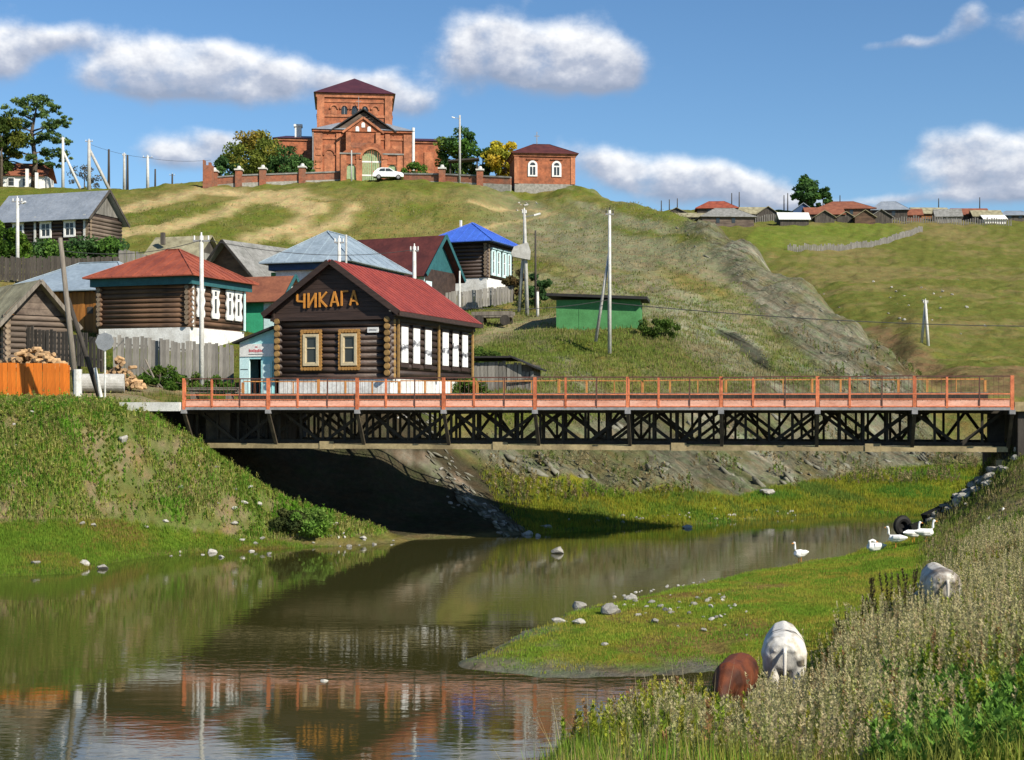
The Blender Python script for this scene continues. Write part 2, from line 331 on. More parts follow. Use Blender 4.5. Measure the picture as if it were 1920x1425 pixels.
# ------------------------------------------------------------------ terrain: profiles along sight lines, (distance, height) or (distance, 'y', pixel row)
Y = lambda d, y: (d, CAMZ+(HZ-y)*d/F)
PROF = {
 -200: [(6,3),(12,1),(17,-.5),(24,-.9),(40,-.8),(43.6,0),(46,.4),(48,1),(50.5,3.5),(52.6,5.12),(57,5.42),(60,5.6),(72,7.6),(95,11.6),(130,19.4),(170,28),(200,35.6),(230,37),(400,30),(700,22)],
 0: [(6,3),(12,1),(17,-.5),(24,-.9),(41,-.8),(44.2,0),(46.5,.4),(48.2,1.0),(50.6,3.4),(52.8,5.08),(57,5.42),(60,5.6),(72,7.6),(95,11.6),(130,19.4),(170,28),Y(200,352),(230,37),(400,30),(700,22)],
 120: [(6,3),(12,1),(17,-.5),(24,-.9),(41.5,-.8),(44.8,0),(47,.4),(48.8,1.05),(51.2,3.4),(53.4,5.05),(57,5.4),(60,5.55),(72,7.4),(95,11.6),(130,19.4),(170,28),Y(200,356),(230,36),(400,30),(700,22)],
 240: [(6,3),(12,1),(17,-.5),(24,-.9),(45,-.7),(48.8,0),(50.8,.7),(53,3.1),(54.9,4.95),(60,5.5),(68,6.3),(80,8.3),(95,11.6),(120,17),(150,24),(180,31.2),Y(200,358),(230,36),(400,30),(700,22)],
 345: [(6,3),(12,1),(17,-.5),(24,-.9),(47,-.7),(51,0),(52.6,1.1),(55,4.05),(56.5,3.9),(59,3.9),(64,5.4),(68,5.9),(80,8.3),(95,11.6),(120,17),(150,24),(176,30.8),Y(186,355),Y(192,349),Y(203,346),(230,37),(400,30),(700,22)],
 440: [(6,3),(12,1),(17,-.5),(24,-.9),(48,-.7),(52,0),(53.4,.9),(55.2,2.75),(57,1.8),(60,2.9),(65,5.3),(68,5.6),(80,8),(95,11.3),(120,16.6),(150,23.5),(176,30.9),Y(186,353),Y(192,347),Y(203,344),(230,37),(400,30),(700,22)],
 520: [(6,3),(12,1),(17,-.5),(24,-.9),(49,-.7),(52.8,0),(54.2,.6),(55.6,1.75),(57.4,1.0),(61,2.7),(66,5.3),(69,5.6),(80,7.8),(95,11),(120,16.2),(150,23),(176,31.2),Y(186,349),Y(192,343),Y(203,340),(230,37),(400,30),(700,22)],
 620: [(6,3),(12,1),(17,-.5),(24,-.9),(50,-.7),(53.6,0),(55.5,.95),(57.5,.5),(62,2.4),(65,5.2),(70,5.6),(80,7.6),(95,10.8),(120,15.8),(150,22.5),(176,31.5),Y(186,345),Y(192,339),Y(203,336),(230,37),(400,30),(700,22)],
 700: [(6,3),(12,1),(17,-.5),(24,-.9),(51,-.7),(54.4,0),(55.8,.5),(57.5,.3),(61.5,1.8),(64.6,4.9),(66,5.4),(70.5,5.6),(80,7.5),(95,10.6),(120,15.6),(150,22.3),(176,31.7),Y(186,342),Y(192,336),Y(203,333),(230,37),(400,30),(700,22)],
 780: [(6,3),(12,1),(17,-.5),(24,-.8),(52,-.7),(56.2,0),(58,.2),(62.5,1.6),(66,4.8),(67.5,5.45),(71,5.6),(80,7.3),(95,10.3),(120,15.4),(150,22.1),(176,31.6),Y(186,343),Y(192,337),Y(203,334),(230,37),(400,30),(700,22)],
 870: [(6,3.1),(12,1.3),(17,0),(20,-.4),(24,-.6),(28,-.1),(29,.05),(30,-.05),(33,-.5),(53,-.7),(57,0),Y(61.5,950),Y(65,885),Y(67.6,830),(69.3,5.15),(71,5.5),(76,5.75),(84,7.6),(95,9.9),(115,14.2),(150,22),(176,31.4),Y(186,346),Y(192,340),Y(203,337),(230,37),(400,30),(700,22)],
 980: [(6,3.1),(12,1.6),(17,.5),(20,-.1),(22,-.4),(26,-.4),(27.8,0),(30,.12),(33.2,0),(36,-.5),(54,-.7),(58.3,0),Y(62,965),Y(65,925),Y(68,880),Y(71,840),Y(74,775),Y(79,712),Y(88,655),Y(98,610),Y(115,545),Y(150,460),Y(185,368),Y(192,352),(230,35),(400,28),(700,22)],
 1080: [(6,3.2),(12,2),(17,1),(20.5,.25),(21.6,0),(23.5,-.35),(26,-.35),(27.6,0),(30,.14),(34.5,.14),(36.8,0),(39,-.5),(56,-.7),(60,0),Y(63.5,955),Y(66.5,920),Y(69.5,880),Y(72.5,840),Y(77,765),Y(82,705),Y(90,640),Y(97,602),Y(130,500),Y(160,430),Y(186,352),(200,34),(230,30),(400,24),(700,22)],
 1180: [(6,3.2),(12,2.1),(17,1.2),(21,.45),(22.7,0),(24.5,-.3),(26.5,-.25),(27.7,0),(31,.2),(36,.18),(38.7,0),(41,-.5),(57,-.7),(61.6,0),Y(66,945),Y(69,905),Y(72,870),Y(75,835),Y(79.5,760),Y(84,700),Y(92,630),Y(97,606),Y(125,510),Y(150,440),Y(176,384),(190,29.5),(230,22),(300,22),Y(370,402),(420,52),(700,40)],
 1260: [(6,3.2),(12,2.2),(17,1.4),(21.5,.6),(24.5,0),(26,-.16),(27.9,0),(32,.3),(38,.2),(40.9,0),(43,-.5),(58,-.7),(62.6,0),Y(67,942),Y(70,905),Y(73,870),Y(76,832),Y(81,755),Y(86,695),Y(98,612),Y(125,505),Y(147,437),Y(163,402),(178,26.5),(210,20),(280,26),(330,42),Y(370,397),(420,53),(700,40)],
 1330: [(6,3.2),(12,2.2),(18,1.05),(22,.25),(26.2,0),(27.2,-.08),(28.2,0),(34,.35),(40,.2),(42.8,0),(45,-.5),(59,-.7),(64,0),Y(68,940),Y(71.5,905),Y(75,865),Y(78.5,822),Y(83.5,748),Y(90,690),Y(105,592),Y(125,500),Y(140,437),Y(149,417),(163,23),(195,17),(260,28),(315,42.5),Y(345,412),Y(370,396),(420,54),(700,40)],
 1400: [(6,3.2),(12,2.1),(18,1.05),(22,.28),(27,.1),(34,.4),(42,.2),(45.1,0),(47,-.5),(60,-.7),(66,0),Y(70,935),Y(74,900),Y(78,855),Y(81,815),Y(86,745),Y(92,690),Y(105,600),Y(118,530),Y(128,478),Y(133,457),(146,18.5),(170,13),(220,18),(260,29),Y(290,455),Y(330,426),Y(352,410),Y(370,396),(420,54),(700,40)],
 1500: [(6,3.2),(10,2.4),(15,1.5),(18,1.05),(22,.42),(25,.12),(28,.12),(36,.35),(43,.25),(47.9,0),(50,-.5),(61,-.7),(67.5,0),Y(72,935),Y(77,900),Y(81,858),Y(84,815),Y(89,740),Y(95,690),Y(104,622),Y(112,570),Y(118,522),(128,13.5),(145,9.5),(170,12),(210,19),Y(240,530),Y(255,505),Y(290,465),Y(330,428),Y(352,408),Y(370,397),(420,54),(700,40)],
 1600: [(6,3.2),(8,2.7),(12,2.0),(15,1.55),(20,1.25),(25,.85),(29,.5),(34,.4),(45,.3),(50,.1),(51.4,0),(54,-.5),(62,-.7),(68.8,0),Y(74,930),Y(80,895),Y(86,850),Y(89,800),Y(93,735),Y(98,685),Y(104,642),Y(109,607),(118,9.8),(130,8),(150,10.8),Y(175,605),Y(210,552),Y(250,510),Y(300,462),Y(330,432),Y(352,408),Y(370,397),(420,54),(700,40)],
 1660: [(6,3.2),(8,2.7),(12,2.05),(15,1.6),(20,1.35),(25,1.0),(29,.65),(36,.45),(45,.5),(50,.4),(53.5,0),(56,-.5),(63,-.7),(69,0),Y(75,928),Y(82,890),Y(88,850),Y(91,800),Y(94,735),Y(98,695),Y(103,662),(110,8.1),(120,7.6),(140,10),Y(160,625),Y(200,562),Y(255,505),Y(305,456),Y(335,427),Y(355,406),Y(370,397),(420,54),(700,40)],
 1720: [(6,3.2),(8,2.8),(12,2.1),(15,1.65),(20,1.5),(25,1.2),(29,.9),(36,.7),(44,.6),(48,.65),(52,.7),(55,.3),(57.5,-.4),(64,-.6),(69.5,0),Y(76,925),Y(84,885),Y(89,850),Y(92,800),Y(95,735),Y(98,704),(106,6.4),(115,7.6),Y(125,672),Y(150,622),Y(200,557),Y(260,500),Y(310,450),Y(340,422),Y(358,405),Y(370,398),(420,54),(700,40)],
 1800: [(6,3.2),(8,2.9),(12,2.2),(15,1.8),(20,1.6),(25,1.35),(30,1.1),(38,1.05),(45,1.1),(50,1.5),(52.5,1.85),(55,1.2),(59,-.3),(66,-.3),(70,.1),Y(78,918),Y(86,880),Y(90,850),Y(93,800),Y(97,745),Y(103,716),Y(115,690),Y(130,665),Y(160,612),Y(200,560),Y(260,500),Y(315,448),Y(340,424),Y(358,408),Y(370,400),(420,54),(700,40)],
 1920: [(6,3.3),(8,3.0),(12,2.3),(15,2.0),(20,1.8),(25,1.6),(30,1.5),(38,1.5),(45,1.8),(48.5,2.9),(50.8,3.6),(53,4.4),(56,4.9),(60,4.8),(65,2.6),(70,.8),(78,1.0),(88,1.9),Y(93,800),Y(98,735),Y(104,712),Y(115,690),Y(130,668),Y(160,615),Y(200,562),Y(260,500),Y(315,450),Y(340,424),Y(358,412),Y(370,405),(420,54),(700,40)],
 2140: [(6,3.3),(8,3.1),(20,2.3),(30,2.2),(40,2.4),(45,3.2),(50,5.1),(60,5.2),(66,4),(72,1.6),(88,2.2),(98,6.2),(115,8.6),(160,14.2),(200,20),(260,30.5),(315,41.5),(340,47.8),(358,51.5),(370,54),(420,54),(700,40)],
}
PROF[-560] = [(d, z-.2*(d < 40)) for d, z in PROF[-200]]
PROF[2700] = [(d, z+(.3 if d < 60 else 0)) for d, z in PROF[2140]]
def pchip(xk, yk, xq):
    xk = np.asarray(xk, float); h = np.diff(xk); dl = np.diff(yk, axis=0)/h.reshape((-1,)+(1,)*(np.ndim(yk)-1))
    m = np.zeros_like(yk, dtype=float)
    w1 = (2*h[1:]+h[:-1]); w2 = (h[1:]+2*h[:-1])
    sh = (-1,)+(1,)*(np.ndim(yk)-1); w1 = w1.reshape(sh); w2 = w2.reshape(sh)
    a, b = dl[:-1], dl[1:]; ok = a*b > 0
    with np.errstate(all='ignore'): mm = (w1+w2)/(w1/a+w2/b)
    m[1:-1] = np.where(ok, mm, 0); m[0] = dl[0]; m[-1] = dl[-1]
    i = np.clip(np.searchsorted(xk, xq)-1, 0, len(xk)-2); t = (xq-xk[i])/h[i]; sh2 = (-1,)+(1,)*(np.ndim(yk)-1)
    t = np.clip(t, 0, 1).reshape(sh2); hh = h[i].reshape(sh2)
    return (2*t**3-3*t**2+1)*yk[i]+(t**3-2*t**2+t)*hh*m[i]+(-2*t**3+3*t**2)*yk[i+1]+(t**3-t**2)*hh*m[i+1]
_lat = rng.random((256, 256))
def vnoise(x, y):
    xi = np.floor(x).astype(int); yi = np.floor(y).astype(int); fx = x-xi; fy = y-yi
    fx = fx*fx*(3-2*fx); fy = fy*fy*(3-2*fy); a, b, c, d = xi & 255, (xi+1) & 255, yi & 255, (yi+1) & 255
    return (_lat[a, c]*(1-fx)+_lat[b, c]*fx)*(1-fy)+(_lat[a, d]*(1-fx)+_lat[b, d]*fx)*fy
def fbm(x, y, o=4, g=.5):
    s = 0; a = 1; tt = 0
    for i in range(o): s = s+a*vnoise(x*2**i+17.3*i, y*2**i+5.1*i); tt += a; a *= g
    return s/tt
PXS = np.arange(-560, 2701, 5.0)
DS = np.concatenate([np.arange(6, 20, .5), np.arange(20, 72, .24), np.arange(72, 130, .45), np.arange(130, 260, 1.3), np.arange(260, 420, 3), np.arange(420, 701, 28)])
kx = np.array(sorted(PROF)); cols = np.stack([pchip([p[0] for p in PROF[k]], np.array([p[1] for p in PROF[k]], float), DS) for k in kx])   # (K, nd)
ZG = pchip(kx.astype(float), cols, PXS).T            # (nd, npx)
def smooth(Z, k, ax):
    for _ in range(k):
        Zp = np.concatenate([Z.take([0], ax), Z, Z.take([-1], ax)], ax); n = Z.shape[ax]
        Z = .25*Zp.take(range(0, n), ax)+.5*Zp.take(range(1, n+1), ax)+.25*Zp.take(range(2, n+2), ax)
    return Z
ZG = smooth(ZG, 4, 1)
PXg, Dg = np.meshgrid(PXS, DS); XG = (PXg-CX)*Dg/F; PYg = HZ-(ZG-CAMZ)*F/Dg
def inpoly(px, py, poly):
    c = np.zeros(px.shape, bool); n = len(poly)
    for i in range(n):
        x1, y1 = poly[i]; x2, y2 = poly[(i+1) % n]
        if y1 == y2: continue
        c ^= ((y1 > py) != (y2 > py)) & (px < (x2-x1)*(py-y1)/(y2-y1)+x1)
    return c
def seg(px, py, pts, w):
    best = np.full(px.shape, 1e9)
    for (x1, y1, *a), (x2, y2, *b) in zip(pts[:-1], pts[1:]):
        dx, dy = x2-x1, y2-y1; t = np.clip(((px-x1)*dx+(py-y1)*dy)/(dx*dx+dy*dy+1e-9), 0, 1)
        best = np.minimum(best, np.hypot(px-x1-t*dx, (py-y1-t*dy)*2.2))
    return np.clip(1.4-best/w, 0, 1)
def zone(px, d, py, z):
    """masks used both for the ground colour and for the plants that grow there"""
    X = (px-CX)*d/F
    jx = px+(fbm(X*.35, d*.35, 3)-.5)*1100/d*1.6; jy = py+(fbm(X*.4+40, d*.4, 3)-.5)*800/d
    m = {}
    hill = d > 76
    spur = inpoly(jx, jy, [(1290,405),(1330,414),(1400,455),(1500,520),(1600,605),(1730,708),(1760,850),(1620,850),(1540,700),(1440,600),(1370,510),(1330,450),(1290,425)]) & (d < 170) & hill
    band = inpoly(jx, jy, [(1180,560),(1300,560),(1420,640),(1560,700),(1560,712),(1400,690),(1300,620),(1200,590)]) & (d < 130) & hill
    outcrop = inpoly(jx, jy, [(1335,612),(1380,622),(1425,652),(1450,690),(1425,690),(1380,646),(1340,626)]) & (d < 125) & hill
    cliff = inpoly(jx, jy, [(850,835),(980,812),(1250,770),(1450,720),(1700,720),(1700,850),(1860,830),(1880,870),(1640,880),(1500,905),(1380,930),(1250,915),(1180,925),(1080,905),(960,895)]) & (d > 63) & (d < 104)
    gravel = inpoly(jx, jy, [(720,840),(790,845),(900,925),(985,1000),(960,1012),(870,935),(780,875),(720,850)]) & (d > 55) & (d < 74)
    m['rock'] = (spur | cliff).astype(float); m['spur'] = spur.astype(float); m['band'] = band.astype(float); m['outcrop'] = outcrop.astype(float); m['gravel'] = gravel.astype(float)
    m['red'] = (inpoly(jx, jy, [(1440,470),(1560,560),(1700,690),(1760,705),(1780,690),(1640,600),(1520,520)]) & (d < 170) & (d > 100) & ~spur | inpoly(jx, jy, [(1600,690),(1930,690),(1930,745),(1700,745)]) & (d > 97) & (d < 122)).astype(float)
    tr = seg(jx, jy, [(200,400),(300,378),(380,358),(440,362),(520,372),(600,388)], 17)+seg(jx, jy, [(230,440),(330,425),(420,398),(470,372),(560,362)], 20)+seg(jx, jy, [(470,450),(560,420),(585,395),(540,375)], 26)+seg(jx, jy, [(560,445),(640,415),(660,390)], 20)
    tr += .8*seg(jx, jy, [(880,378),(960,395),(1040,400),(960,418),(880,432)], 7)+.7*seg(jx, jy, [(620,372),(560,366),(480,362)], 5)
    m['track'] = np.clip(tr, 0, 1)*(d > 118)*(d < 230)
    m['road'] = np.clip(((px < 420) & (d > 56.5) & (d < 62.5) & (z > 5)).astype(float)+.9*seg(jx, jy, [(890,640),(960,612),(1040,600)], 30)*(d > 84)*(d < 108)*(px > 880)+seg(jx, jy, [(215,735),(300,728),(350,735)], 16)*(d > 55)*(d < 75), 0, 1)
    m['shelf'] = ((px < 760) & (d < 58) & (z > -.05) & (py > 985-40*np.clip((300-px)/300, -1, .3))).astype(float)
    m['slope'] = ((px < 800) & (d > 45) & (d < 58.5) & (z > .3)).astype(float)*(1-m['shelf'])
    m['spit'] = ((px > 820) & (d > 26.8) & (d < 56) & (z > -.06) & (px < 1760)).astype(float)
    m['fore'] = ((px > 930) & (d < 56) & (z > .0) & ((d < 27.5) | inpoly(jx, jy, [(1540,1425),(1540,1330),(1590,1245),(1650,1200),(1725,1165),(1770,1085),(1805,1040),(1870,1010),(2800,985),(2800,1425)]))).astype(float)
    m['spit'] = m['spit']*(1-m['fore'])
    m['farbank'] = ((px > 1000-np.clip(d-58, 0, 12)*13) & (d > 56) & (d < 90) & (z > -.1) & (z < 2.2)).astype(float)*(1-m['rock'])*(1-m['gravel'])
    m['meadow'] = ((px > 1180) & (d > 112) & (d > 250-(px-1400)*.45)).astype(float)*(1-m['spur'])
    return m
ZN = zone(PXg, Dg, PYg, ZG)
XY = (XG, Dg)
strat = XG*.62+ZG*.78+.12*Dg
strat2 = XG*.62+ZG*.2+.163*Dg
rockd = (np.abs(fbm(strat*.9, XG*.12+Dg*.15, 4)-.5)*2)
disp = (fbm(XG*.5, Dg*.5, 5)-.5)*np.where(Dg < 60, .22, np.clip((Dg-60)*.02, 0, .9)+.25)
ZN['rock'] = np.clip(smooth(smooth(ZN['rock'], 5, 0), 8, 1)*(.35+1.3*fbm(strat*.5+11, XG*.06+Dg*.06, 3)), 0, 1)
rk = ZN['rock']
disp = disp*(1-.3*rk)+rk*(.5-rockd)*.5+rk*(fbm(strat*3.2, XG*.5+Dg*.5, 3)-.5)*.45+rk*(fbm(XG*1.6, Dg*1.6+ZG*1.6, 3)-.5)*.5
disp += smooth(ZN['outcrop'], 2, 1)*-.9*rockd
shore = np.clip(np.abs(ZG)/.5, .25, 1); shore = np.where((ZG < 1) & (Dg < 72), shore, 1)
disp *= np.where((PXg > 820) & (Dg > 24) & (Dg < 56) & (ZG < .6), .45, 1)
disp += (fbm(XG*1.7+61, Dg*1.7, 3)-.5)*.26*((PXg > 820) & (Dg > 24) & (Dg < 58) & (ZG < .35) & (ZG > -.35))
ZF = ZG+disp*shore*np.where(ZN['road'] > .2, .25, 1)
def gz(px, d):
    px = np.asarray(px, float); d = np.asarray(d, float)
    i = np.clip((px-PXS[0])/5.0, 0, len(PXS)-1.001); i0 = i.astype(int); fi = i-i0
    j = np.interp(d, DS, np.arange(len(DS))); j = np.clip(j, 0, len(DS)-1.001); j0 = j.astype(int); fj = j-j0
    return (ZF[j0, i0]*(1-fi)+ZF[j0, i0+1]*fi)*(1-fj)+(ZF[j0+1, i0]*(1-fi)+ZF[j0+1, i0+1]*fi)*fj
def ground(px, d): return Vector(((px-CX)*d/F, d, float(gz(px, d))))
def gxy(x, y): return float(gz(x/y*F+CX, y))
# colour
def C(*c): return np.array(c)
def lerp(a, b, t): return a*(1-t[..., None])+b*t[..., None]
def st(x, a, b): t = np.clip((x-a)/(b-a), 0, 1); return t*t*(3-2*t)
n1 = fbm(XG*.06+3, Dg*.045, 4); n2 = fbm(XG*.5+9, Dg*.4, 4); n3 = fbm(XG*2.1, Dg*1.7, 3); n4 = fbm(XG*.02+7, Dg*.11, 3)
col = lerp(C(.12, .136, .026), C(.20, .168, .06), st(n1*.45+n2*.35+n4*.3, .47, .72))
col = lerp(col, C(.075, .10, .022), st(n2*.5+n3*.5, .5, .72)*.55)
up = ((Dg > 76) & (PXg < 1350))*st(PXg+(n1-.5)*260, 840, 1120)
up = up+((Dg > 76) & (Dg < 140) & (PXg >= 1350) & (PXg < 1720))*(1-ZN['meadow'])
col = lerp(col, C(.225, .215, .14), np.clip(up, 0, 1)*st(fbm(strat2*.34, XG*.02-Dg*.02, 4), .43, .60)*.8)
col = lerp(col, C(.17, .13, .075), np.clip(up, 0, 1)*st(fbm(strat2*.5+31, XG*.03+Dg*.02, 4), .54, .66)*.45)
col = lerp(col, C(.125, .13, .034), ZN['meadow']*.8); col = lerp(col, C(.19, .155, .065), ZN['meadow']*st(n1*.5+n2*.3+n4*.2, .45, .6)*.8)
lush = inpoly(PXg, PYg, [(1390,455),(1420,425),(1660,418),(1700,432),(1640,455),(1480,470)]) & (Dg > 240)
col = lerp(col, C(.125, .175, .025), lush*.5)
rc = lerp(C(.21, .20, .145), C(.34, .325, .26), st(rockd, .25, .7)); rc = lerp(rc, C(.09, .085, .06), st(fbm(strat*1.3, XG*.2+Dg*.2, 3), .58, .7)*.8)
rc = lerp(rc, C(.15, .145, .06), st(n2, .52, .66)*.7)
col = lerp(col, rc, smooth(ZN['rock'], 1, 1)*.9)
col = lerp(col, C(.235, .235, .165), smooth(ZN['band'], 2, 1)*st(n2, .35, .6)*.8)
col = lerp(col, C(.055, .055, .045), smooth(ZN['outcrop'], 1, 1)*.85)
col = lerp(col, lerp(C(.19, .115, .07), C(.16, .12, .06), st(n2, .4, .6)), smooth(ZN['red'], 2, 1)*.75)
col = lerp(col, C(.42, .32, .16), smooth(ZN['track'], 1, 1)*np.clip(.6+n3*.7, 0, 1))
col = lerp(col, C(.30, .25, .15), smooth(ZN['road'], 2, 1)*.85)
col = lerp(col, lerp(C(.15, .165, .05), C(.25, .20, .11), st(n3*.6+n2*.4, .48, .62)), ZN['slope'])
col = lerp(col, C(.115, .165, .02), ZN['shelf']); col = lerp(col, C(.20, .145, .04), ZN['shelf']*st(n3, .5, .65)*.7)
col = lerp(col, lerp(lerp(C(.15, .205, .025), C(.25, .225, .035), st(n2*.6+n3*.4, .46, .62)), C(.21, .14, .055), st(fbm(XG*.7+21, Dg*.5, 3), .56, .68)*.8), ZN['spit'])
col = lerp(col, C(.16, .155, .13), ZN['spit']*st(.12-ZF+(n3-.5)*.12, -.02, .1)*.9)
col = lerp(col, lerp(C(.21, .215, .025), C(.12, .17, .025), st(n2, .38, .58)), ZN['farbank'])
col = lerp(col, C(.15, .14, .065), ZN['fore'])
bankr = ((PXg > 1740) & (Dg > 36) & (Dg < 56) & (ZG > .2)).astype(float)*(1-ZN['fore'])
col = lerp(col, lerp(C(.16, .17, .05), C(.26, .21, .12), st(n3, .45, .6)), bankr)
damped_light = ((PXg > 360) & (PXg < 1000) & (Dg > 56) & (Dg < 66.5) & (ZG > .05)).astype(float)  # bank under the bridge: its shadow is deepened in the ground colour
col = lerp(col, C(.06, .05, .036), smooth(smooth(damped_light, 6, 1), 6, 0)*.9)
col = lerp(col, lerp(C(.25, .22, .165), C(.14, .12, .085), st(n3, .4, .6)), smooth(ZN['gravel'], 1, 1)*.8)
col = lerp(col, C(.075, .065, .035), ((ZF < -.03) & (Dg < 72)).astype(float))
edge = (np.abs(ZF) < .12) & (Dg > 40) & (Dg < 72)
col = lerp(col, C(.20, .16, .08), edge*.5)
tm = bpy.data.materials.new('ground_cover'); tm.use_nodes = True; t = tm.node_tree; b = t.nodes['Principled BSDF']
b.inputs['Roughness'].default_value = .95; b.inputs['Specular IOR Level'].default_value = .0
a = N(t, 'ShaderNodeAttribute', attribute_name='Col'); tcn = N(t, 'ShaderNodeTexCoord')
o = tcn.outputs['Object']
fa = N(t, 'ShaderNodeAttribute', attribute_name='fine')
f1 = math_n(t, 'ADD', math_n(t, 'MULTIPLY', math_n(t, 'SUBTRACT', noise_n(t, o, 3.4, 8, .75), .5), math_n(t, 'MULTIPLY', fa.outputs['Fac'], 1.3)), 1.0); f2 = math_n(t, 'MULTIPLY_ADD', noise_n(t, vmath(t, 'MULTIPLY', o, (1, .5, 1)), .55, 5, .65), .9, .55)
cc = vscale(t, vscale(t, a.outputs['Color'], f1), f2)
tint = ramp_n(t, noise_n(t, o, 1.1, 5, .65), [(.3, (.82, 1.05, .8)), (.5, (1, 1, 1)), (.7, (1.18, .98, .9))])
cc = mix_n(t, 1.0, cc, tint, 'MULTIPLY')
ra = N(t, 'ShaderNodeAttribute', attribute_name='rock')
sd_ = N(t, 'ShaderNodeVectorMath', operation='DOT_PRODUCT'); link(t, o, sd_.inputs[0]); sd_.inputs[1].default_value = (.62, .15, .42)
sd2 = N(t, 'ShaderNodeVectorMath', operation='DOT_PRODUCT'); link(t, o, sd2.inputs[0]); sd2.inputs[1].default_value = (.09, .09, -.07)
cx_ = N(t, 'ShaderNodeCombineXYZ'); link(t, sd_.outputs[1], cx_.inputs[0]); link(t, sd2.outputs[1], cx_.inputs[1])
sn = noise_n(t, cx_.outputs[0], 2.4, 7, .72)
cc = mix_n(t, ra.outputs['Fac'], cc, mix_n(t, 1.0, cc, ramp_n(t, sn, [(.34, (.35, .34, .31)), (.47, (.9, .9, .88)), (.66, (1.35, 1.35, 1.33))]), 'MULTIPLY'))
link(t, cc, b.inputs['Base Color'])
bn = N(t, 'ShaderNodeBump'); link(t, math_n(t, 'MULTIPLY', fa.outputs['Fac'], .9), bn.inputs['Strength']); bn.inputs['Distance'].default_value = .45
hgt = math_n(t, 'ADD', noise_n(t, o, 2.2, 7, .72), math_n(t, 'MULTIPLY', math_n(t, 'MULTIPLY', sn, ra.outputs['Fac']), 2.2))
link(t, hgt, bn.inputs['Height']); link(t, bn.outputs[0], b.inputs['Normal'])
nd, npx = ZF.shape
idx = np.arange(nd*npx).reshape(nd, npx)
faces = np.stack([idx[:-1, :-1], idx[:-1, 1:], idx[1:, 1:], idx[1:, :-1]], -1).reshape(-1, 4)
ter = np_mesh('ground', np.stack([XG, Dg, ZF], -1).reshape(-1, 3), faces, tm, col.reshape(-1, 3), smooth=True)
ra_ = ter.data.attributes.new('rock', 'FLOAT', 'POINT'); ra_.data.foreach_set('value', np.clip(smooth(ZN['rock'], 1, 1)+.6*ZN['band']+ZN['outcrop'], 0, 1).astype(np.float32).ravel())
fi_ = ter.data.attributes.new('fine', 'FLOAT', 'POINT'); fi_.data.foreach_set('value', np.clip(np.where(Dg > 95, .72, 1.0)+smooth(ZN['rock'], 1, 1), 0, 1).astype(np.float32).ravel())
setp(ter, 'grassy valley ground with rocky spur, river banks and village hillside', kind='structure')
def rock_heap(name, label, P3, size, seed=3):
    import bmesh
    prot = []
    for k in range(5):
        r_ = random.Random(seed*10+k); bm = bmesh.new(); bmesh.ops.create_icosphere(bm, subdivisions=1, radius=1)
        pl = [(Vector((r_.uniform(-1, 1), r_.uniform(-1, 1), r_.uniform(-1, 1))).normalized(), r_.uniform(.35, .75)) for _ in range(8)]
        for v in bm.verts:
            for n_, c_ in pl:
                e = v.co.dot(n_)-c_
                if e > 0: v.co -= n_*e
        bm.verts.index_update(); prot.append((np.array([v.co[:] for v in bm.verts]), np.array([[v.index for v in f.verts] for f in bm.faces]))); bm.free()
    Vs, Fs, off = [], [], 0
    for p, s in zip(P3, size):
        V0, F0 = prot[random.randrange(5)]; ph = random.uniform(-.4, .4)
        sc = np.array([1.7, 1.1, .45])*s*rng.uniform(.7, 1.3, 3); V1 = V0*sc
        c, s_ = math.cos(ph), math.sin(ph); V1 = V1 @ np.array([[c, s_, 0], [-s_, c, 0], [0, 0, 1]])
        t_ = -.65+random.uniform(-.25, .25); c, s_ = math.cos(t_), math.sin(t_); V1 = np.stack([V1[:, 0]*c-V1[:, 2]*s_, V1[:, 1], V1[:, 0]*s_+V1[:, 2]*c], 1)
        Vs.append(V1+p); Fs.append(F0+off); off += len(V0)
    o = np_mesh(name, np.concatenate(Vs), np.concatenate(Fs), M['rock_slab']); setp(o, label, 'rocks', kind='stuff')
pmat('rock_slab', (.25, .24, .185), (.12, .115, .085), .95, .8, .5, 6)
RD = np.array([(1320,413,152),(1370,437,141),(1400,456,133),(1450,487,126),(1500,521,118),(1550,563,114),(1600,606,109),(1660,661,103),(1720,705,98)], float)
u_ = rng.random(330)*(len(RD)-1); i_ = u_.astype(int); f_ = (u_-i_)[:, None]; Q = RD[i_]*(1-f_)+RD[i_+1]*f_
qpx = Q[:, 0]+rng.normal(size=330)*7-rng.random(330)**2*70; qd = Q[:, 2]-rng.random(330)**2*12+rng.normal(size=330)*1.0
rock_heap('ridge_rocks', 'broken grey rock slabs along the crest of the spur', np.stack([(qpx-CX)*qd/F, qd, gz(qpx, qd)-.05], 1), rng.uniform(.05, .16, 330)+(rng.random(330) < .1)*.15)
qpx = rng.uniform(900, 1880, 2600); qd = rng.uniform(63, 92, 2600); qz = gz(qpx, qd); zz_ = zone(qpx, qd, HZ-(qz-CAMZ)*F/qd, qz); k_ = (zz_['rock'] > .5) & (fbm((qpx-CX)*qd/F*.25, qd*.3, 3) > .42); qpx, qd, qz = qpx[k_][:950], qd[k_][:950], qz[k_][:950]
rock_heap('bank_rocks', 'tilted grey rock slabs jutting from the bank under the bridge', np.stack([(qpx-CX)*qd/F, qd, qz-.05], 1), rng.uniform(.05, .15, len(qpx))+(rng.random(len(qpx)) < .18)*rng.uniform(.1, .35, len(qpx)), 5)
u_ = rng.random(260); qpx = 725+u_*255+rng.normal(size=260)*16; qd = 69-u_*10.5+rng.normal(size=260)*.6
rock_heap('gravel_rocks', 'loose broken rock lying on the gravel bank beyond the bridge', np.stack([(qpx-CX)*qd/F, qd, gz(qpx, qd)], 1), rng.uniform(.04, .2, 260), 8)
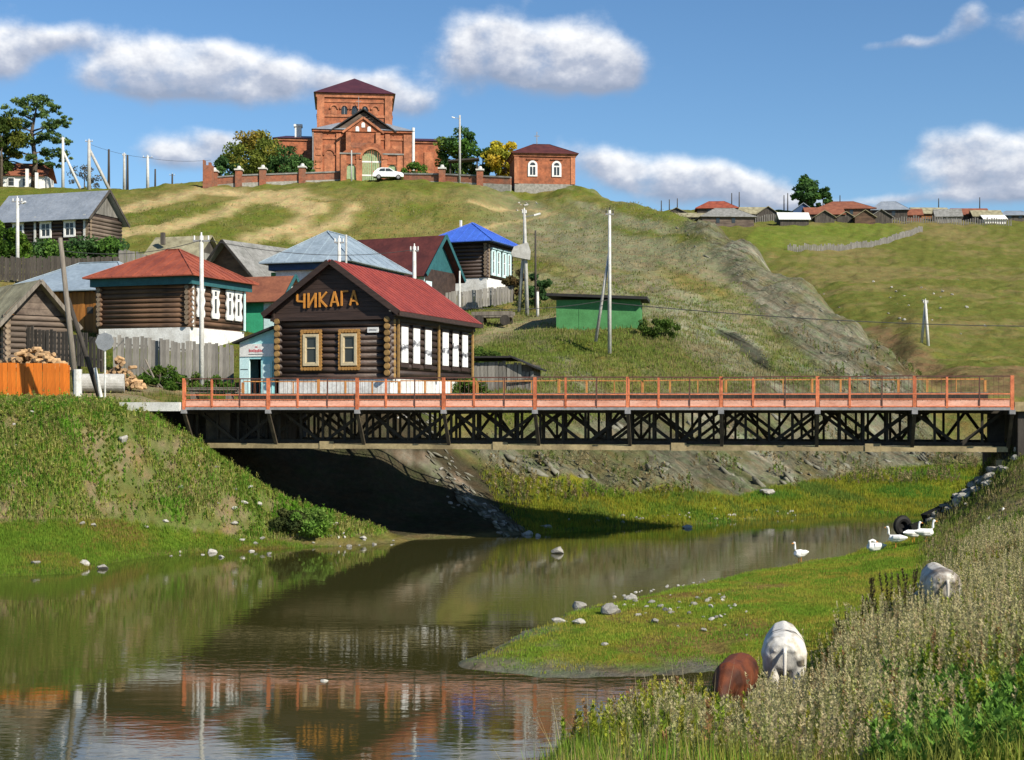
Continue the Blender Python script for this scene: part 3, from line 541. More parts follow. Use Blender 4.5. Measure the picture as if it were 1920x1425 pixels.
# ground round the photographer's stand and along the right bank, beyond the picture
gx, gy = np.meshgrid(np.arange(-16, 90, 1.0), np.arange(-30, 100, 1.0))
gp_ = gx/np.maximum(gy, 1e-3)*F+CX; ok_ = (gy > 6) & (gp_ > -560) & (gp_ < 2690)
zr_ = gz(np.full_like(gy, 2699.0), np.maximum(gy, 6)); zn_ = np.clip(3.1+(gx+1)*.55, -1.2, 3.1)
gzz = np.where(ok_, gz(np.clip(gp_, -560, 2700), np.maximum(gy, 6))-np.where(gp_ > 2300, .12, .35), np.where(gy > 6, np.where(gx > 0, zr_+.02, -1.3), zn_))+(fbm(gx*.4, gy*.4, 3)-.5)*.2
ii = np.arange(gx.size).reshape(gx.shape); ff = np.stack([ii[:-1, :-1], ii[:-1, 1:], ii[1:, 1:], ii[1:, :-1]], -1).reshape(-1, 4)
gcol = np.tile(C(.16, .17, .05), (gx.size, 1))*(.7+.6*fbm(gx*.3, gy*.3, 3).reshape(-1, 1))
gb3 = np_mesh('bank_ground', np.stack([gx, gy, gzz], -1).reshape(-1, 3), ff, GRASS, gcol, smooth=True); setp(gb3, 'grassy right bank beyond the picture edge', kind='structure')
# outlying ground so that the land goes on to the horizon on every side
mb = MB(); mb.add([(-3500, -900, -1.5), (3500, -900, -1.5), (3500, 3600, -1.5), (-3500, 3600, -1.5)], [(0, 1, 2, 3)])
ol = mb.build('distant_ground', pmat('far_ground', (.15, .15, .05), (.11, .115, .03), .95, .01)); setp(ol, 'distant low land beyond the valley', kind='structure')
# ------------------------------------------------------------------ water
wm = bpy.data.materials.new('river_water'); wm.use_nodes = True; t = wm.node_tree; b = t.nodes['Principled BSDF']
b.inputs['Base Color'].default_value = (.042, .040, .011, 1); b.inputs['Roughness'].default_value = .035; b.inputs['IOR'].default_value = 2.2
b.inputs['Specular IOR Level'].default_value = .5
tcn = N(t, 'ShaderNodeTexCoord'); o = tcn.outputs['Object']
h1 = noise_n(t, vmath(t, 'MULTIPLY', o, (.55, 1.5, 1)), 2.6, 3, .55); h2 = noise_n(t, vmath(t, 'MULTIPLY', o, (.35, 1.1, 1)), .5, 2, .5)
patch = ramp_n(t, noise_n(t, vmath(t, 'MULTIPLY', o, (.5, 1, 1)), .12, 3, .5), [(.40, (.25, .25, .25)), (.62, (1, 1, 1))])
hh = math_n(t, 'ADD', math_n(t, 'MULTIPLY', h1, patch), math_n(t, 'MULTIPLY', h2, .8))
bn = N(t, 'ShaderNodeBump'); bn.inputs['Strength'].default_value = .075; bn.inputs['Distance'].default_value = .06
link(t, hh, bn.inputs['Height']); link(t, bn.outputs[0], b.inputs['Normal'])
mb = MB(); mb.add([(-80, -20, 0), (80, -20, 0), (80, 92, 0), (-80, 92, 0)], [(0, 1, 2, 3)])
river = mb.build('river', wm); setp(river, 'calm olive brown river reflecting the bridge and houses', kind='structure')
# ------------------------------------------------------------------ building helpers
LOGC = {}
def log_mesh(L, r, mat, end):
    k = (round(L, 2), round(r, 3), mat, end)
    if k not in LOGC:
        LOGC[k] = MB().tube([(0, 0, 0), (L, 0, 0)], r, 10, capm=1).mesh('log', [M[mat], M[end]], True)
        me = LOGC[k]; sm = [p.material_index == 0 for p in me.polygons]; me.polygons.foreach_set('use_smooth', sm)
    return LOGC[k]
def house(name, label, cat, px, d, yaw, W_, ref='fr', z=None, group=None):
    p = ground(px, d); xd = Vector((math.cos(yaw), math.sin(yaw), 0))
    if z is not None: p.z = z
    if ref == 'fr': p = p-xd*W_
    return thing(name, label, cat, p, yaw, group)
def jitter_logs():
    for o in bpy.data.objects:
        if o.name.split('.')[0] == 'log':
            k = random.uniform(.93, 1.06); o.scale = (1, k, k*random.uniform(.96, 1.03)); o.location.z += random.uniform(-.008, .008); o.rotation_euler.y += random.uniform(-.0035, .0035)
def log_shell(h, W_, L, z0, n, dia, mat, end, pr=.28, back=False):
    r = dia*.5
    for k in range(n):
        z = z0+dia*(k+.5)*.97
        link_mesh('log', log_mesh(W_+2*pr, r, mat, end), h, (-pr, 0, z))
        if back: link_mesh('log', log_mesh(W_+2*pr, r, mat, end), h, (-pr, L, z))
        for x in (0, W_): link_mesh('log', log_mesh(L+2*pr, r, mat, end), h, (x, -pr, z+dia*.48), (0, 0, math.pi/2))
    MB().box(.05, W_-.05, .05, L-.05, z0-.02, z0+dia*n).build('wall', M[mat], h)
def put(h, face, W_, L, u, z, me_or_mb, name, mats, off=.0):
    o = me_or_mb.build(name, mats, h) if isinstance(me_or_mb, MB) else link_mesh(name, me_or_mb, h)
    if face == 'f': o.location = (u, -off, z)
    elif face == 'r': o.location = (W_+off, u, z); o.rotation_euler = (0, 0, math.pi/2)
    elif face == 'l': o.location = (-off, u, z); o.rotation_euler = (0, 0, -math.pi/2)
    return o
def window(h, face, W_, L, u, z, w, hh, trim, frame='white_paint', tw=.12, off=.2, scallop=0, cornice=0, panes=2):
    mb = MB(); d0, d1 = -.07, .05
    mb.box(-w/2-tw, -w/2, d0, d1, -tw, hh+tw); mb.box(w/2, w/2+tw, d0, d1, -tw, hh+tw)
    mb.box(-w/2, w/2, d0, d1, -tw, 0); mb.box(-w/2, w/2, d0, d1, hh, hh+tw)
    if scallop:
        k = int((hh+2*tw)/.13)
        for i in range(k):
            zz = -tw+.065+i*.13
            for sx in (-1, 1): mb.box(sx*(w/2+tw)-.035, sx*(w/2+tw)+.035, d0-.015, d1-.01, zz-.035, zz+.035)
        k = int((w+2*tw)/.13)
        for i in range(k):
            xx = -w/2-tw+.065+i*.13
            for zz in (-tw, hh+tw): mb.box(xx-.035, xx+.035, d0-.015, d1-.01, zz-.035, zz+.035)
    if cornice: mb.box(-w/2-tw-.1, w/2+tw+.1, d0-.1, d1, hh+tw+.003, hh+tw+cornice)
    o = put(h, face, W_, L, u, z, mb, 'window', M[trim], off)
    f = .05; s = MB(); s.box(-w/2, -w/2+f, -.03, .04, 0, hh); s.box(w/2-f, w/2, -.03, .04, 0, hh); s.box(-w/2+f, w/2-f, -.03, .04, 0, f); s.box(-w/2+f, w/2-f, -.03, .04, hh-f, hh)
    if panes >= 2: s.box(-w/2+f, w/2-f, -.028, .04, hh*.55, hh*.55+f)
    if panes >= 4: s.box(-f/2, f/2, -.026, .04, f, hh-f)
    s.build('frame', M[frame], o)
    MB().box(-w/2+f*.5, w/2-f*.5, .012, .03, f*.5, hh-f*.5).build('pane', M['glass'], o)
    return o
def gable_y(h, W_, L, oe, of, ze, zr, mat, t=.07, sheets=0, name='roof', ob=None):
    """ridge along y (gable faces the front)"""
    sl = (zr-ze)/(W_/2); ob = of if ob is None else ob; r = None
    for s in (-1, 1):
        xe = W_/2+s*(W_/2+oe); z_e = ze-sl*oe
        if sheets:
            r = r or thing_part(name, h)
            for i in range(sheets):
                a = -of+(L+of+ob)*i/sheets; b_ = -of+(L+of+ob)*(i+1)/sheets-.02; jz = random.uniform(0, .015)
                MB().slab([(xe, a, z_e+jz), (xe, b_, z_e+jz), (W_/2+s*.003, b_, zr+jz), (W_/2+s*.003, a, zr+jz)], t).build('sheet', M[mat], r)
        else: MB().slab([(xe, -of, z_e), (xe, L+ob, z_e), (W_/2+s*.003, L+ob, zr), (W_/2+s*.003, -of, zr)], t).build(name, M[mat], h)
def thing_part(name, h):
    o = bpy.data.objects.new(name, None); COL.objects.link(o); o.parent = h; return o
def gable_x(h, W_, L, oe, os, ze, zr, mat, t=.07, sheets=0, name='roof'):
    sl = (zr-ze)/(L/2); r = None
    for s in (-1, 1):
        ye = L/2+s*(L/2+oe); z_e = ze-sl*oe
        if sheets:
            r = r or thing_part(name, h)
            for i in range(sheets):
                a = -os+(W_+2*os)*i/sheets; b_ = -os+(W_+2*os)*(i+1)/sheets-.02; jz = random.uniform(0, .02)
                MB().slab([(a, ye, z_e+jz), (b_, ye, z_e+jz), (b_, L/2+s*.003, zr+jz), (a, L/2+s*.003, zr+jz)], t).build('sheet', M[mat], r)
        else: MB().slab([(-os, ye, z_e), (W_+os, ye, z_e), (W_+os, L/2+s*.003, zr), (-os, L/2+s*.003, zr)], t).build(name, M[mat], h)
def hip(h, W_, L, o, ze, zr, inset, mat, name='roof', t=.06, along='x', seams=0):
    x0, x1, y0, y1 = -o, W_+o, -o, L+o
    if along == 'x': a, b_ = (x0+inset, (y0+y1)/2, zr), (x1-inset, (y0+y1)/2, zr); 
    else: a, b_ = ((x0+x1)/2, y0+inset, zr), ((x0+x1)/2, y1-inset, zr)
    c = [(x0, y0, ze), (x1, y0, ze), (x1, y1, ze), (x0, y1, ze)]
    mb = MB(); vs = c+[a, b_]
    fs = [(0, 1, 5, 4), (1, 2, 5), (2, 3, 4, 5), (3, 0, 4)] if along == 'x' else [(0, 1, 4), (1, 2, 5, 4), (2, 3, 5), (3, 0, 4, 5)]
    mb.add(vs, fs); mb.add([(x, y, z-t) for x, y, z in c], [(3, 2, 1, 0)]); mb.add(c+[(x, y, z-t) for x, y, z in c], [(0, 4, 5, 1), (1, 5, 6, 2), (2, 6, 7, 3), (3, 7, 4, 0)])
    r = mb.build(name, M[mat], h)
    m2 = MB()
    for (i, p) in ((0, a), (1, b_ if along == 'x' else a), (2, b_), (3, a if along == 'x' else b_)): m2.bar(Vector(c[i])+Vector((0, 0, .02)), Vector(p)+Vector((0, 0, .03)), .10, .04)
    m2.bar(Vector(a)+Vector((0, 0, .03)), Vector(b_)+Vector((0, 0, .0301)), .12, .05) if a != b_ else None
    m2.build('ridge_cap', M[mat], r)
    if seams:
        m3 = MB()
        for i in range(1, seams):
            x = x0+(x1-x0)*i/seams
            lim = (zr-ze) if along == 'y' else zr-ze
            dep = (y1-y0)/2 if along == 'x' else inset
            f = min(1, min(x-x0, x1-x)/(inset if along == 'x' else (W_+2*o)/2))
            m3.bar((x, y0, ze+.015), (x, y0+dep*f, ze+(zr-ze)*f+.015), .035, .04)
            y = y0+(y1-y0)*i/seams
            dep2 = inset if along == 'x' else (x1-x0)/2; f = min(1, min(y-y0, y1-y)/((y1-y0)/2 if along == 'x' else inset))
            m3.bar((x1, y, ze+.015), (x1-dep2*f, y, ze+(zr-ze)*f+.015), .035, .04)
        m3.build('seam', M[mat], r)
    return r
def plank_fence(name, label, cat, p0, p1, hgt, mat, pw=.16, gap=.015, jit=.06, rails=True, group=None, mat2=None):
    a, b_ = Vector(p0), Vector(p1); ln = (b_-a).to_2d().length; yaw = math.atan2(b_.y-a.y, b_.x-a.x)
    h = thing(name, label, cat, a, yaw, group); n = max(2, int(ln/(pw+gap))); dz = (b_.z-a.z)
    me = MB().box(-pw/2, pw/2, -.012, .012, -.1, hgt).mesh('plank', M[mat])
    for i in range(n):
        x = (i+.5)*ln/n; o = link_mesh('plank', me, h, (x, random.uniform(-.008, .008), dz*x/ln+random.uniform(-jit, jit)), (0, random.uniform(-.02, .02), 0))
    if rails:
        for zz in (.25, .78): MB().bar((0, .05, hgt*zz), (ln, .05, hgt*zz+dz), .05, .09).build('rail', M[mat2 or mat], h)
        for i in range(int(ln/2.2)+2):
            x = min(ln-.05, i*2.2+.05); MB().box(x-.06, x+.06, .08, .2, -.2+dz*x/ln, hgt*.95+dz*x/ln).build('post', M[mat2 or mat], h)
    return h
# ------------------------------------------------------------------ the cafe
YAW = -R(18.2)
cw, cl = 5.6, 10.7
cafe = house('log_cafe', 'dark brown log cafe with red metal roof and orange letters on its gable', 'cafe', 731, 66.2, YAW, cw, z=5.45)
MB().box(-.05, cw+.05, -.05, cl+.05, -.6, 1.02).build('foundation', M['whitewash'], cafe)
NL, DI = 9, .315; zt = 1.0+NL*DI*.97
for k in range(NL):
    z = 1.0+DI*(k+.5)*.97
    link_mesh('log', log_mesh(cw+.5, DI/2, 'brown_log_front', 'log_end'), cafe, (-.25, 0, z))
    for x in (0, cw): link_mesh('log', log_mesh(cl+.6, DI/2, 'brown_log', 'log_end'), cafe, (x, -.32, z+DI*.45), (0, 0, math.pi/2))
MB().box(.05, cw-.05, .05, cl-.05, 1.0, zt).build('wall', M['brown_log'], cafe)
# corner boards: a column of pale scalloped log ends on the front corners, and slim ones along the side wall
dm = MB().tube([(0, 0, 0), (0, -.07, 0)], .135, 10).mesh('log_end', M['log_end'])
for x in (0.0, cw):
    for k in range(NL): link_mesh('log_end', dm, cafe, (x, -.32, 1.0+DI*(k+.5)*.97+DI*.45))
for yy in (.45, 5.65, cl-.1):
    put(cafe, 'r', cw, cl, yy, 1.02, MB().box(-.07, .07, -.06, .02, 0, zt-1.0), 'corner_board', M['log_end'], .22)
zr = 6.5
ZE = 4.52
gp = [(-.45, zt+.13), (cw+.45, zt+.13)]
sl = (zr-ZE)/(cw/2)
nb = 11
gb_ = thing_part('gable', cafe)
for k in range(nb):
    z0, z1 = zt+.16+k*(zr-zt-.32)/nb, zt+.16+(k+1)*(zr-zt-.32)/nb-.012
    f = lambda z: min(cw/2+.36, max(0.02, (zr-.05-z)/sl))
    MB().prism([(cw/2-f(z0), z0), (cw/2+f(z0), z0), (cw/2+f(z1), z1), (cw/2-f(z1), z1)], -.20, -.14).build('plank', M['brown_board'], gb_)
MB().box(-.35, cw+.35, -.34, -.1, zt+.0, zt+.15).build('gable_beam', M['brown_board'], cafe)
MB().prism([(.0, zt+.1), (cw, zt+.1), (cw, ZE-.1), (cw/2, zr-.2), (0, ZE-.1)], -.13, -.1).build('gable_back', M['brown_board'], cafe)
gable_y(cafe, cw, cl, .62, .55, ZE+.05, zr+.05, 'red_roof', .07, ob=.4)
for s in (-1, 1):
    for i in range(1, 21):
        yy = -.55+i*(cl+.95)/21; MB().bar((cw/2+s*(cw/2+.6), yy, ZE+.06-sl*.6), (cw/2+s*.05, yy, zr+.035), .03, .03).build('roof_rib', M['red_roof'], cafe)
MB().box(cw+.17, cw+.24, -.3, cl+.3, zt-.05, ZE-.2).box(-.24, -.17, -.3, cl+.3, zt-.05, ZE-.2).build('frieze', M['brown_board'], cafe)
for s in (-1, 1):
    xe = cw/2+s*(cw/2+.66); ze_ = ZE-sl*.66
    MB().bar((xe, -.56, ze_-.04), (cw/2+s*.06, -.56, zr-.06), .05, .26).build('bargeboard', M['brown_board'], cafe)
    MB().bar((xe, -.45, ze_-.06), (xe, cl+.35, ze_-.06), .05, .2).build('fascia', M['brown_board'], cafe)
MB().box(cw+.25, cw+.6, -.5, cl+.35, ZE-.62, ZE-.58).build('soffit', M['brown_board'], cafe)
for u in (1.72, 3.66): window(cafe, 'f', cw, cl, u, 1.76, .56, 1.24, 'cream_trim', 'cream_trim', .12, .22, panes=2)
for u in (1.72, 3.66):
    mb = MB(); w, hh, tw = .82, 1.5, .12
    for i in range(13):
        zz = -tw+i*(hh+2*tw)/12
        for sx in (-1, 1): mb.tube([(sx*(w/2+tw/2), -.035, zz), (sx*(w/2+tw/2), .02, zz)], .095, 6)
    for i in range(7):
        xx = -w/2-tw/2+i*(w+tw)/6
        for zz in (-tw, hh+tw): mb.tube([(xx, -.037, zz), (xx, .02, zz)], .095, 6)
    put(cafe, 'f', cw, cl, u, 1.63, mb, 'carved_trim', M['ochre_trim'], .215)
pp = (1.29, 2.77, 4.3, 6.65, 8.1, 9.5)
for i, u in enumerate(pp):
    o = put(cafe, 'r', cw, cl, u, 1.8, MB().box(-.38, .38, -.03, .02, 0, 1.66), 'poster', poster_mat(i), .2)
    put(cafe, 'r', cw, cl, u, 3.48, MB().box(-.5, .5, -.04, .02, 0, .14), 'poster_board', M['brown_board'], .19)
    put(cafe, 'r', cw, cl, u, 1.58, MB().box(-.5, .5, -.03, .02, 0, .20), 'poster_board', M['brown_board'], .19)
put(cafe, 'f', cw, cl, 4.85, zt-.48, MB().box(-.28, .28, -.02, .02, -.12, .12), 'house_number_plate', M['white_paint'], .2)
mb = MB()
for i in range(8): mb.box(-.2+i*.05, -.17+i*.05, -.024, -.018, -.03, .03+.01*(i % 3))
put(cafe, 'f', cw, cl, 4.85, zt-.48, mb, 'plate_lettering', M['steel_grey'], .205)
# orange wooden letters
LET = {'Ч': [((0,1),(0,.5)),((0,.5),(.62,.45)),((.62,1),(.62,0))], 'И': [((0,1),(0,0)),((.62,1),(.62,0)),((0,.06),(.62,.94))],
       'К': [((0,1),(0,0)),((.04,.5),(.6,1)),((.04,.5),(.62,0))], 'А': [((0,0),(.33,1)),((.33,1),(.66,0)),((.12,.3),(.54,.3))],
       'Г': [((0,1),(0,0)),((0,.97),(.55,.97))]}
x = 1.02
for ch in 'ЧИКАГА':
    mb = MB(); hgt = .69
    for i, (a_, b_) in enumerate(LET[ch]): mb.bar((a_[0]*hgt*.86, -.0, a_[1]*hgt), (b_[0]*hgt*.86, -.004*i, b_[1]*hgt), .085, .06, up=(0, 1, 0))
    mb.build('letter', M['letter_wood'], cafe, loc=(x, -.27, 4.33+.10*(x-1.0)/3)); x += {'Г': .42, 'К': .56, 'А': .56}.get(ch, .58)
# ------------------------------------------------------------------ turquoise lean-to at the cafe's side
sw, sl_ = 1.85, 2.4
sp_ = cafe.location+Vector((math.cos(YAW), math.sin(YAW), 0))*(-.36-sw)+Vector((-math.sin(YAW), math.cos(YAW), 0))*(.1)
shop = thing('shop_entrance', 'small pale turquoise lean-to shop entrance with open dark doorway beside the log cafe', 'kiosk', (sp_.x, sp_.y, 5.45), YAW)
zs = lambda x: 2.85+.62*x/sw
MB().prism([(0, -.3), (.52, -.3), (.52, zs(.52)), (0, zs(0))], 0, .1).build('wall', M['pale_turquoise'], shop)
MB().prism([(1.17, -.3), (sw, -.3), (sw, zs(sw)), (1.17, zs(1.17))], 0, .1).build('wall', M['turquoise_paint'], shop)
MB().prism([(.52, 2.0), (1.17, 2.0), (1.17, zs(1.17)), (.52, zs(.52))], 0, .1).build('wall', M['turquoise_paint'], shop)
MB().box(0, .1, .1, sl_, -.3, 2.8).build('side_wall', M['turquoise_paint'], shop)
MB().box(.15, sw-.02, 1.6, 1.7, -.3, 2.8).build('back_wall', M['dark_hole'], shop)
MB().box(.02, sw-.02, -.035, -.003, 2.12, 2.72).build('sign_board', M['white_paint'], shop)
mb = MB()
for i in range(9): mb.box(.52+i*.083, .575+i*.083, -.045, -.037, 2.33+.012*math.sin(i), 2.45+.02*math.cos(i*2))
mb.box(.85, .98, -.045, -.037, 2.55, 2.6); mb.build('sign_lettering', M['red_letters'], shop)
MB().box(.5, 1.3, -.045, -.037, 2.22, 2.245).build('sign_underline', M['ink'], shop)
MB().slab([(-.25, -.3, zs(-.25)+.05), (sw+.05, -.3, zs(sw)+.08), (sw+.05, sl_, zs(sw)+.08), (-.25, sl_, zs(-.25)+.05)], .1).build('roof', M['tar_roof'], shop)
d_ = MB().box(0, .6, -.02, .03, .02, 1.92).build('door', M['turquoise_paint'], shop, loc=(1.18, -.05, 0))
MB().box(.08, .5, -.035, -.021, 1.0, 1.75).box(.08, .5, -.035, -.021, .15, .8).build('panel', M['pale_turquoise'], d_)
MB().box(.05, .45, -.012, -.003, 1.5, 1.53).build('notice', M['ink'], shop)
for xx, mt in ((.58, 'rail_orange'), (.95, 'pale_concrete')): MB().box(xx, xx+.1, .3, .4, -.2, .9 if xx < .8 else .6).build('doorway_post', M[mt], shop)
# ------------------------------------------------------------------ log house with orange-red hip roof
HW, HL = 5.8, 5.6
h = house('log_house', 'brown log house with orange-red hip roof, teal eaves and white carved window surrounds', 'house', 355, 80, -R(20), HW, z=8.35)
MB().box(-.1, HW+.1, -.1, HL+.1, -1.0, 1.25).build('foundation', M['whitewash'], h)
NL2, D2 = 9, .285; ZT = 1.25+NL2*D2*.97
for k in range(NL2):
    z = 1.25+D2*(k+.5)*.97
    link_mesh('log', log_mesh(HW+.6, D2/2, 'old_log', 'log_end_grey'), h, (-.3, 0, z))
    for x in (0, HW): link_mesh('log', log_mesh(HL+.6, D2/2, 'old_log', 'log_end_grey'), h, (x, -.3, z+D2*.47), (0, 0, math.pi/2))
MB().box(.05, HW-.05, .05, HL-.05, 1.25, ZT).build('wall', M['old_log'], h)
MB().box(-.45, HW+.45, -.45, -.4, ZT-.12, ZT+.36).box(HW+.4, HW+.45, -.4, HL+.45, ZT-.12, ZT+.36).box(-.45, -.4, -.4, HL+.45, ZT-.12, ZT+.36).build('eaves_board', M['teal_paint'], h)
MB().box(-.38, HW+.38, -.38, HL+.38, ZT+.2, ZT+.3).build('soffit', M['teal_paint'], h)
hip(h, HW, HL, .75, ZT+.38, ZT+2.2, 3.2, 'orange_roof', along='x', seams=11)
for u in (.8, 2.35, 3.9, 4.85):
    mb = MB(); pts = []
    for i in range(24):
        a_ = i/24; zz = a_*1.75; ww = .36+.06*math.sin(a_*math.pi*5.0)
        mb.box(-ww, -.13, -.06, .02, zz, zz+1.75/24-.0005); mb.box(.13, ww, -.06, .02, zz, zz+1.75/24-.0005)
    mb.box(-.13, .13, -.062, .02, 0, .3); mb.box(-.13, .13, -.062, .02, 1.12, 1.28); mb.box(-.13, .13, -.062, .02, 1.55, 1.75)
    o = put(h, 'r', HW, HL, u, 1.85, mb, 'window', M['white_paint'], .2)
    MB().box(-.13, .13, -.01, .015, .3, 1.55).build('pane', M['glass'], o)
    MB().box(-.4, .4, -.16, .0, 1.78, 1.95).build('cornice', M['pale_turquoise'], o)
put(h, 'r', HW, HL, -.05, 1.3, MB().box(-.06, .06, -.05, .02, 0, 2.5), 'downpipe', M['white_paint'], .25)
put(h, 'r', HW, HL, HL-.1, 1.3, MB().box(-.07, .07, -.05, .02, 0, 2.5), 'downpipe', M['pale_turquoise'], .25)
# rusty roofed porch behind it
pw_ = house('porch', 'small rust-roofed porch with bright green wall behind the log house', 'porch', 528, 88, -R(18), 3.4, z=9.3)
MB().box(0, 3.4, 0, 2.6, -.8, 2.6).build('wall', M['mint_paint'], pw_)
MB().box(-.02, .9, -.03, -.002, -.8, 2.6).build('side_panel', M['navy_paint'], pw_); MB().box(2.2, 3.42, -.03, -.002, -.8, 2.6).build('side_panel', M['pale_turquoise'], pw_)
gable_x(pw_, 3.4, 2.6, .4, .3, 2.7, 4.0, 'rust_roof')
MB().prismx([(0, 2.62), (2.6, 2.62), (1.3, 3.9)], 3.2, 3.3).build('gable', M['whitewash'], pw_)
MB().bar((3.72, -.4, 2.35), (3.72, 1.3, 4.0), .05, .22).bar((3.72, 3.0, 2.35), (3.72, 1.3, 4.0), .05, .22).build('bargeboard', M['teal_paint'], pw_)
# amber boarded barn wall with blue-grey roof
bh = house('boarded_barn', 'amber boarded barn with blue-grey metal hip roof left of the log house', 'barn', 200, 85, -R(18), 7.2, z=8.6)
wl = thing_part('wall', bh); bm = MB().box(0, .29, -.03, .03, -1, 3.4).mesh('plank', M['amber_board'])
for i in range(24): link_mesh('plank', bm, wl, (i*.3, random.uniform(-.02, .02), random.uniform(-.04, .04)))
bm2 = MB().box(-.03, .03, 0, .29, -1, 3.4).mesh('plank', M['amber_board'])
for i in range(12): link_mesh('plank', bm2, wl, (7.2, i*.3+.02, random.uniform(-.04, .04)))
MB().box(.1, 7.1, .1, 5.0, -1, 3.5).build('inner_wall', M['dark_board'], bh)
hip(bh, 8.6, 7.0, .5, 3.5, 5.5, 3.4, 'blue_grey_roof', along='x')
MB().box(5.9, 6.3, -.06, -.032, 2.1, 2.5).build('hatch', M['dark_board'], bh)
# weathered barn at the left edge
wb = house('weathered_barn', 'weathered grey log barn with mossy plank roof at the left edge', 'barn', 12, 69, -R(50), 5.0, z=7.3)
for k in range(9):
    link_mesh('log', log_mesh(5.0+.4, .14, 'grey_log', 'log_end_grey'), wb, (-.2, 0, -.1+.27*k))
    link_mesh('log', log_mesh(2.9+.4, .14, 'grey_log', 'log_end_grey'), wb, (5.0, -.2, -.0+.27*k), (0, 0, math.pi/2))
MB().box(.05, 4.95, .03, 2.85, -1, 2.3).build('wall', M['grey_log'], wb)
gb2 = thing_part('gable', wb)
for k in range(5):
    z0 = 2.33+k*.3; f = lambda z: max(.03, (3.95-z)/1.62*1.55)
    MB().prismx([(1.45-f(z0), z0), (1.45+f(z0), z0), (1.45+f(z0+.29), z0+.29), (1.45-f(z0+.29), z0+.29)], 4.98, 5.04).build('plank', M['grey_log'], gb2)
gable_x(wb, 5.0, 2.9, .6, .6, 2.35, 4.0, 'moss_roof', .08, sheets=7)
MB().bar((5.62, -.6, 1.7), (5.62, 1.45, 3.98), .06, .18).bar((5.62, 3.5, 1.7), (5.62, 1.45, 3.98), .06, .18).build('bargeboard', M['old_wood'], wb)
# neighbouring houses behind
wg = house('gable_shed', 'weathered wooden outbuilding with grey slate gable roof behind the log house', 'shed', 470, 99, -R(32), 4.2, z=12.4)
MB().box(0, 4.2, 0, 7.5, -1, 2.3).build('wall', M['old_log'], wg); MB().prism([(0, 2.3), (4.2, 2.3), (2.1, 4.3)], 0, .1).build('gable', M['old_log'], wg)
gable_y(wg, 4.2, 7.5, .7, .6, 2.3, 4.35, 'slate_roof', .06, sheets=10)
for s in (-1, 1): MB().bar((2.1+s*2.8, -.62, 1.6), (2.1, -.62, 4.3), .05, .16).build('bargeboard', M['dark_board'], wg)
vh = house('white_house', 'white walled house with light blue-grey hip roof and blue eaves behind the cafe', 'house', 648, 91, -R(18), 4.9, z=9.9)
MB().box(0, 4.9, 0, 8.5, -1.5, 4.0).build('wall', M['whitewash'], vh)
MB().box(-.35, 5.25, -.35, 8.85, 4.0, 4.45).build('eaves_board', M['navy_paint'], vh)
MB().box(-.55, -.02, .4, 4, -1, 3.95).build('side_porch', M['green_paint'], vh)
hip(vh, 4.9, 8.5, .8, 4.47, 6.75, 3.3, 'blue_grey_roof', along='y', seams=7)
mh = house('maroon_house', 'house with long maroon roof and teal gable behind the cafe', 'house', 796, 103, -R(24), 7.0, z=11.8)
MB().box(0, 7.0, 0, 5, -1.5, 3.3).build('wall', M['brown_log'], mh)
gable_x(mh, 7.0, 5, .6, .5, 3.3, 5.9, 'maroon_roof')
MB().prismx([(0, 3.3), (5, 3.3), (2.5, 5.7)], 6.8, 6.95).build('gable', M['teal_paint'], mh)
MB().bar((7.52, -.65, 2.75), (7.52, 2.5, 5.85), .05, .28).bar((7.52, 5.65, 2.75), (7.52, 2.5, 5.85), .05, .28).build('bargeboard', M['teal_paint'], mh)
MB().box(6.0, 7.02, -.06, -.003, -1, 3.1).build('pale_panel', M['pale_turquoise'], mh)
sk = house('low_shed', 'low grey roofed shed roof showing behind the maroon house', 'shed', 758, 125, -R(15), 6.2, z=16.2)
MB().box(0, 6.2, 0, 4, -1, 1.9).build('wall', M['dark_board'], sk); gable_x(sk, 6.2, 4, .4, .3, 1.9, 2.8, 'slate_roof')
ms = house('mossy_shed', 'old plank shed with sagging mossy roof on the hill foot', 'shed', 372, 118, -R(16), 4.6, z=16.3)
MB().box(0, 4.6, 0, 3.6, -1.2, 1.6).build('wall', M['grey_board'], ms); gable_x(ms, 4.6, 3.6, .6, .35, 1.6, 3.1, 'moss_roof', sheets=6)
MB().prismx([(0, 1.6), (3.6, 1.6), (1.8, 3.0)], 4.4, 4.5).build('gable', M['dark_board'], ms)
MB().box(1.0, 1.3, .2, .5, 2.3, 3.3).build('vent', M['dark_board'], ms)
bl = house('blue_roofed_house', 'dark log house with bright blue metal roof on the hillside', 'house', 912, 113, -R(22), 4.4, z=14.2)
MB().box(-.05, 4.45, -.05, 5.0, -1.2, 1.1).build('foundation', M['whitewash'], bl)
for k in range(9):
    z = 1.1+.3*(k+.5)*.97
    link_mesh('log', log_mesh(4.4+.5, .15, 'brown_log', 'log_end_grey'), bl, (-.25, 0, z))
    link_mesh('log', log_mesh(5.0+.5, .15, 'brown_log', 'log_end_grey'), bl, (4.4, -.25, z+.14), (0, 0, math.pi/2))
MB().box(.05, 4.35, .05, 4.95, 1.1, 3.85).build('wall', M['brown_log'], bl)
MB().box(-.5, 4.9, -.5, 5.5, 3.8, 3.9).build('soffit', M['tar_roof'], bl)
hip(bl, 4.4, 5.0, .9, 3.95, 5.75, 3.1, 'blue_roof', along='y', seams=8)
for u in (.9, 1.95, 3.15, 4.2):
    window(bl, 'r', 4.4, 5.0, u, 1.5, .42, 1.75, 'pale_turquoise', 'white_paint', .16, .2, cornice=.12)
MB().box(1.2, 1.36, 2, 2.16, 4.9, 6.0).build('chimney', M['whitewash'], bl)
